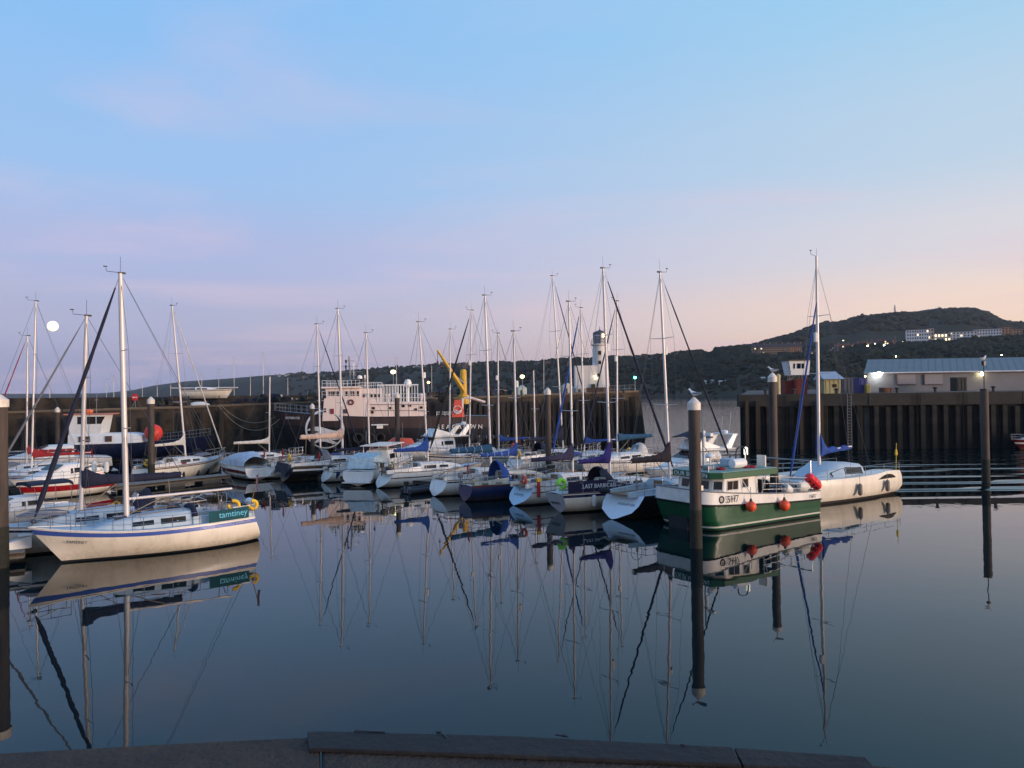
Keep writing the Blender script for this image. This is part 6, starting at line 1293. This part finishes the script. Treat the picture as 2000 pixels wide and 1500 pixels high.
for k in range(9):
    o = bpy.data.objects.new('creel', POTS[k % 4]); COL.objects.link(o); o.parent = fb_; o.location = (-L/2+1.0+(k % 3)*.95, -1.1+.62*((k//3) % 3), 1.06+(.44 if k in (1,4) else 0)); o.rotation_euler.z = rnd.uniform(-.3,.3)+(0 if k % 2 else 1.57)
b = MB(); b.tube([(-L/2+.35,-1.6,1.3),(-L/2+.35,-1.6,3.0),(-L/2+.35,1.6,3.0),(-L/2+.35,1.6,1.3)], .04, 6); b.build('stern_gantry', STEEL, fb_)
for k in range(5):
    x, y = xr-1.0+rnd.uniform(0,3.6), rnd.uniform(-1.1,1.1); b = MB(); b.torus((x,y,zr+.06), .2, .06, (0,0,1), 12, 5); b.build('rope_coil', rnd.choice((CB, ROPE, CR, CG)), fb_)
b = MB(); b.box((xf-.8,.35,zr+.12), (.5,.4,.2)); b.build('roof_hatch', GREY, fb_, bevel=.03)
b = MB(); b.tube([(xf+.1,-1.2,zr+.02),(xf+.1,-1.2,zr+.3),(xf+.1,1.2,zr+.3),(xf+.1,1.2,zr+.02)], .02, 5); b.build('roof_rail', STEEL, fb_)
b = MB(); b.tube([(L/2-.25,-1.2,bulw(L/2)),(L/2-.25,-1.2,bulw(L/2)+.55),(L/2-.25,1.2,bulw(L/2)+.55),(L/2-.25,1.2,bulw(L/2))], .022, 5); b.build('bow_rail', STEEL, fb_)
# lettering on the side
def ftext(s, x, z, size, mat, sx=1.0): text(s, size, mat, fb_, (x, W/2+.07, z), (-1,0,0), (0,0,1), sx=sx)
ftext('SH7', L/2-1.5, sheer(L/2-1.5)+.11, .50, TBK, 1.0); ftext('SH7', -L/2+.95, sheer(-L/2+.95)+.10, .28, TBK)
b = MB(); b.torus((L/2-1.2, W/2-.0, sheer(L/2-1.2)+.27), .16, .03, (0,1,0), 16, 4)
for k in range(4): b.box((L/2-1.2, W/2+.005, sheer(L/2-1.2)+.18+.06*k), (.2-.04*abs(k-1.5), .02, .02))
b.build('port_emblem', TBK, fb_)
def wpt(x, y, z): p = ctr+hd*x+side*y; return (p.x, p.y, z)
ball_buoy(wpt(L/2-3.0, W/2+.26, sheer(2)-.38), .27, ORG, 'orange ball fender on the side near the registration of the green boat')
ball_buoy(wpt(L/2-5.55, W/2+.26, sheer(0)-.46), .29, ORG, 'orange ball fender amidships on the green fishing boat')
ball_buoy(wpt(L/2-6.6, W/2-.28, bulw(-1.5)-.05), .17, REDB, 'small red buoy resting on the rail of the green boat', line=0)
def pot_buoy(x, y, z, lab, mat, r=.32, ax=(1,.2,.3), l=.8, grp='net floats on the green boat'):
    p = wpt(x, y, z); t = thing('net_float', lab, 'float', p, rz, grp); b = MB(); lathe_dir(b, [(.05,-l/2),(r*.7,-l*.45),(r,-l*.25),(r,l*.2),(r*.75,l*.42),(.08,l/2)], (0,0,0), ax, 14); b.build('float_body', mat, t, smooth=40)
    b = MB(); lathe_dir(b, [(.05,0),(.07,.04),(.05,.12)], Vector(ax).normalized()*(l/2-.02), ax, 8); b.build('eye', DARK, t)
pot_buoy(-L/2+2.5, W/2-.25, bulw(-2.5)+.20, 'grey-white cylindrical float left of the white lettered drum', FEND, .28, (1,.1,.6), .62)
pot_buoy(-L/2+1.25, W/2-.30, bulw(-4)+.32, 'large white drum float near the stern of the green boat', FEND, .33, (1,0,.1), .85)
for k, (dx, dz_) in enumerate(((.75,.72),(.45,.52),(.2,.34))): pot_buoy(-L/2+dx, W/2-.12, bulw(-4.5)+dz_, ['upper','middle','lower'][k]+' red float in the bunch at the stern of the green boat', REDB, .27, (.6,.5,-.4), .5, 'red floats at the stern')
pot_buoy(-L/2+.15, W/2-.5, bulw(-4.5)+.75, 'cream float lying behind the bunch of red floats', HC, .14, (1,.3,0), .6)
pot_buoy(-L/2+3.9, .3, 1.62, 'brown rope coil bag on the deck of the green boat', M('rope_coil', (150,96,50), .9, var=.3), .3, (0,0,1), .5)

# ------------------------------------------------------------------ white sailing catamaran at the right
a, c = gp(1752,962), gp(1600,986); hd = (c-a).normalized(); L = 10.6; W = 5.0; side = Vector((-hd.y, hd.x, 0)); ctr = a+hd*(L/2)-side*(W/2-.6); ctr.z = 0; rz = math.atan2(hd.y, hd.x)
ct = thing('catamaran', 'white sailing catamaran with blue sail cover beside the green fishing boat', 'catamaran', ctr, rz); 
fn = hull_fn(L, 1.5, 1.5, 1.45, 1.5, .6, .35, .85, .4, tm=.45, n=3.2); zs, hb, zk, pt = fn; inv = Matrix.Rotation(-rz, 3, 'Z')
for s_ in (-1, 1):
    b = MB(); rings = []
    for i in range(17):
        t = i/16; z0, z1 = zk(t), zs(t)+.12*math.exp(-((t-.13)/.12)**2); lv_ = [z0, max(z0+.01,-.04), .16]+[.16+(z1-.16)*f for f in (.3,.55,.8,1.0)]
        r_ = [pt(t, min(z, zs(t)), -1)*1.0 for z in reversed(lv_)]; r_ = [Vector((p.x, p.y*(1 if k else .86), z)) for k, (p, z) in enumerate(zip(r_, reversed(lv_)))]; q_ = [Vector((p.x, -p.y, p.z)) for p in reversed(r_[:-1])]
        rings.append([p+Vector((0, s_*(W/2-.75), 0)) for p in r_+q_])
    nn = len(rings[0]); b.loft(rings, closed=True, mis=[1]*4+[0]*4+[1]*4+[1], cap=True); hb_ = b.build('hull', [M('cat_boot', (56,52,50), .6), HC], ct, smooth=45)
    y = s_*(W/2-.75)+.0
    for x0_, x1_ in ((-L*.40,-L*.20),):
        pts = []; b = MB(); out = 1 if s_ > 0 else -1
        P = lambda x, z: Vector((x, y+out*(abs(pt((x+L/2)/L, min(z, zs((x+L/2)/L)), 1).y)+.02)*(.98), z))
        seq = [(x0_+(x1_-x0_)*k/8, 1.16+.26*math.sin(math.pi*(k/8)**.8)) for k in range(9)]
        for (xa, za), (xb, zb_) in zip(seq, seq[1:]): b.quad(P(xa,1.14-.18*(xa-x0_)/(x1_-x0_)*0), P(xb,1.14), P(xb,zb_), P(xa,za))
        b.build('window', GLASS, hb_)
b = MB(); b.box((-L*.06,0,.95), (L*.62,W-1.6,.5)); b.build('bridge_deck', HW, ct, bevel=.08)
cz_ = 1.15
c_ = cabin(ct, [(-L*.30,1.0,.7,cz_,cz_+.35),(-L*.22,1.55,1.2,cz_,cz_+.95),(-L*.02,1.65,1.25,cz_,cz_+1.12),(L*.10,1.5,1.0,cz_,cz_+.75),(L*.22,1.0,.5,cz_,cz_+.2)], DECKB, win=[(-L*.20,-.02*L,.34,.74),(-.015*L,L*.10,.34,.72),(L*.105,L*.19,.34,.66)])
b = MB(); b.box((L*.33,0,1.1), (.18,W-1.6,.16)); b.build('forward_beam', ALU, ct)
b = MB(); b.loft([[(x, y_, 1.12-.05*math.cos(y_)) for y_ in (-1.6,-.8,0,.8,1.6)] for x in (L*.23, L*.325)], closed=False); b.build('trampoline', M('net_grey', (70,72,76), .9), ct)
best = min([(abs(proj(ctr+Vector((0,0,2.2))+hd*(L*k/100))[0]-1599), k) for k in range(-10, 30)]); xm = L*best[1]/100
pb = Vector((xm,0,cz_+.6)); wp = ctr+hd*xm; tp = inv @ (at(1594.5,501,wp.y)-ctr)
b = MB(); b.tube([pb, pb.lerp(tp,.6), tp], [.10,.10,.07], 10); mo_ = b.build('mast', ALU, ct, smooth=60)
for f in (.45,.72):
    b = MB(); sp = pb.lerp(tp, f)
    for s_ in (-1,1): b.tube([sp, sp+Vector((-.15,s_*.8,.05))], [.03,.02], 5)
    b.build('spreaders', ALU, mo_)
b = MB(); b.tube([tp, tp+Vector((0,.02,.5))], .01, 4); b.tube([tp, tp+Vector((.6,0,.1)), tp+Vector((.62,0,.3))], .014, 4); b.box(tp+Vector((.6,0,.34)), (.2,.04,.05)); b.build('masthead_instruments', DARK, mo_)
b = MB(); q = pb.lerp(tp,.62); b.lathe([(.1,-.3),(.12,-.28),(.12,.28),(.05,.32)], (q.x+.2,q.y,q.z), n=10); b.build('radar_reflector', WHITE, mo_)
b = MB(); b.tube([pb.lerp(tp,.96), (L*.33,0,1.2)], .012, 4); b.build('forestay', WIRE, ct)
b = MB(); A_, C_ = Vector((L*.33,0,1.35)), pb.lerp(tp,.80); b.tube([A_.lerp(C_, i/12) for i in range(13)], [.03]+[.085-.045*i/12 for i in range(1,12)]+[.02], 8); b.build('furled_genoa', CB, ct, smooth=60)
for s_ in (-1,1):
    b = MB(); b.tube([pb.lerp(tp,.97), pb.lerp(tp,.72)+Vector((-.15,s_*.8,.05)), (xm-.4,s_*(W/2-.5),1.5)], .010, 4); b.tube([pb.lerp(tp,.97), (xm-2.6,s_*(W/2-.5),1.5)], .010, 4); b.build('shroud', WIRE, ct)
g0 = pb+(tp-pb)*.085; g1 = Vector((xm-3.6,0,g0.z+.15)); b = MB(); b.tube([g0,g1], .07, 8); b.build('boom', ALU, ct, smooth=60)
R2 = []
for i in range(15):
    f = i/14; q = g0.lerp(g1, f*.98); hgt = .2+1.05*math.exp(-f*8)+.09*math.sin(i*1.3); wd_ = .24*(1-.5*f)+.04*math.sin(i*2.1)
    R2.append([Vector((q.x, q.y+wd_*math.cos(a), q.z-.14+hgt*.45+hgt*.7*math.sin(a))) for a in [2*math.pi*j/12 for j in range(12)]])
b = MB(); b.loft(R2); b.build('sail_cover', CB, ct, smooth=60)
b = MB()
for s_ in (-1,1):
    for x in (-L*.47,-L*.30,-L*.1,L*.1,L*.28,L*.44): b.tube([(x,s_*(W/2-.25),1.4),(x,s_*(W/2-.25),2.05)], .016, 5)
    for z in (1.72,2.05): b.tube([(x,s_*(W/2-.25),z) for x in (-L*.47,-L*.30,-L*.1,L*.1,L*.28,L*.44)], .009, 4)
b.build('guardrail', STEEL, ct)
b = MB(); b.tube([(-L*.46,W/2-.4,1.5),(-L*.47,W/2-.4,3.3)], .02, 5); b.lathe([(.07,0),(.09,.1),(.05,.4)], (-L*.465,W/2-.4,2.5), n=8); b.build('danbuoy', YEL, ct)
for k, x in enumerate((-L*.27, L*.02)):
    p = ctr+hd*x+side*(W/2+.14); fender((p.x, p.y, .35), .75, .14, M('fender_grey', (120,112,104), .6), '%s grey fender on the side of the white catamaran' % ['right','left'][k], 'grey fenders')

# ------------------------------------------------------------------ yacht ashore on a cradle, upturned dinghy
pz = pier_top(405, 108); k = mpp(108); Lc = 100*k; t = thing('cradle_yacht', 'cream yacht standing ashore on a cradle on the pier', 'yacht', (at(405,770,108).x, 108, zat(405,776.5,108)-.05), 0.0)
fn = hull_fn(Lc, 2.3, 1.2, 1.1, 1.15, .9, .3, .7, .35); build_hull(t, fn, [BOOT, HC, HBR, HC, HC, TEAK], bt=-.05, sf=.86, st=.93)
cabin(t, [(-Lc*.2,.75,.6,1.05,1.55),(Lc*.05,.7,.5,1.05,1.5),(Lc*.22,.4,.25,1.05,1.15)], HW, win=[(-Lc*.17,Lc*.03,.3,.65)])
zd = pz.z-t.location.z
b = MB(); b.hexa([(-.8,-.1,zd),(.6,-.1,zd),(.6,.1,zd),(-.8,.1,zd),(-.9,-.14,-.2),(1.0,-.14,-.2),(1.0,.14,-.2),(-.9,.14,-.2)]); b.build('keel', BOOT, t)
for x in (-Lc*.35, Lc*.3):
    for s_ in (-1,1): b = MB(); b.tube([(x,s_*1.2,zd),(x*.9,s_*.8,.3)], .07, 5); b.build('cradle_prop', DARK, t)
b = MB(); zz = zat(405,757,108)-t.location.z; b.tube([(-Lc*.72,0,zz),(Lc*.6,0,zz-.05)], .09, 6); b.build('lowered_mast', ALU, t)
for x in (-Lc*.45, Lc*.4): b = MB(); b.tube([(x,0,.9),(x,0,zz)], .04, 5); b.build('mast_support', GREY, t)
pq = pier_top(392, 97); t = thing('upturned_dinghy', 'small white dinghy lying upside down on the pier edge', 'dinghy', pq, .1)
b = MB(); b.loft([[(x, w*math.cos(a), .02+h*math.sin(a)) for a in [math.pi*j/8 for j in range(9)]] for x, w, h in ((-1.1,.55,.5),(-.5,.62,.62),(.4,.55,.6),(1.1,.15,.3))], closed=False); b.build('hull', HW, t, smooth=50)
b = MB(); b.box((0,0,.62), (1.8,.06,.08)); b.build('keel', TEAK, t)

# inflatable tender lying off the middle row
g = gp(822, 962); t = thing('inflatable_dinghy', 'dark grey inflatable dinghy between two middle-row yachts', 'dinghy', (g.x, g.y, 0), .7); DG = M('hypalon_dark', (44,44,50), .6, var=.15)
b = MB(); b.tube([(-1.3,.55,.2),(.5,.55,.22),(1.1,.4,.3),(1.45,0,.38),(1.1,-.4,.3),(.5,-.55,.22),(-1.3,-.55,.2)], .2, 10); b.build('tube', DG, t, smooth=60)
b = MB(); b.box((-.1,0,.12), (2.2,.8,.08)); b.build('floor', GREY, t); b = MB(); b.box((-1.1,0,.3), (.08,.8,.4)); b.build('transom', GREY, t)
b = MB(); b.box((-1.2,0,.72), (.3,.24,.34)); b.tube([(-1.22,0,.6),(-1.25,0,-.1)], .05, 6); b.build('outboard_motor', DARK, t, bevel=.04)

# ------------------------------------------------------------------ evening haze over bay and hills
hz = bpy.data.materials.new('haze'); hz.use_nodes = True; t = hz.node_tree; t.nodes.clear(); pv = t.nodes.new('ShaderNodeVolumePrincipled'); pv.inputs['Color'].default_value = (.80, .84, .95, 1); pv.inputs['Density'].default_value = .00005; pv.inputs['Anisotropy'].default_value = 0.0
ot = t.nodes.new('ShaderNodeOutputMaterial'); t.links.new(pv.outputs[0], ot.inputs['Volume'])
b = MB(); b.box((0, 4700, 150), (20000, 9700, 310)); struct(b.build('haze', hz), 'stuff')
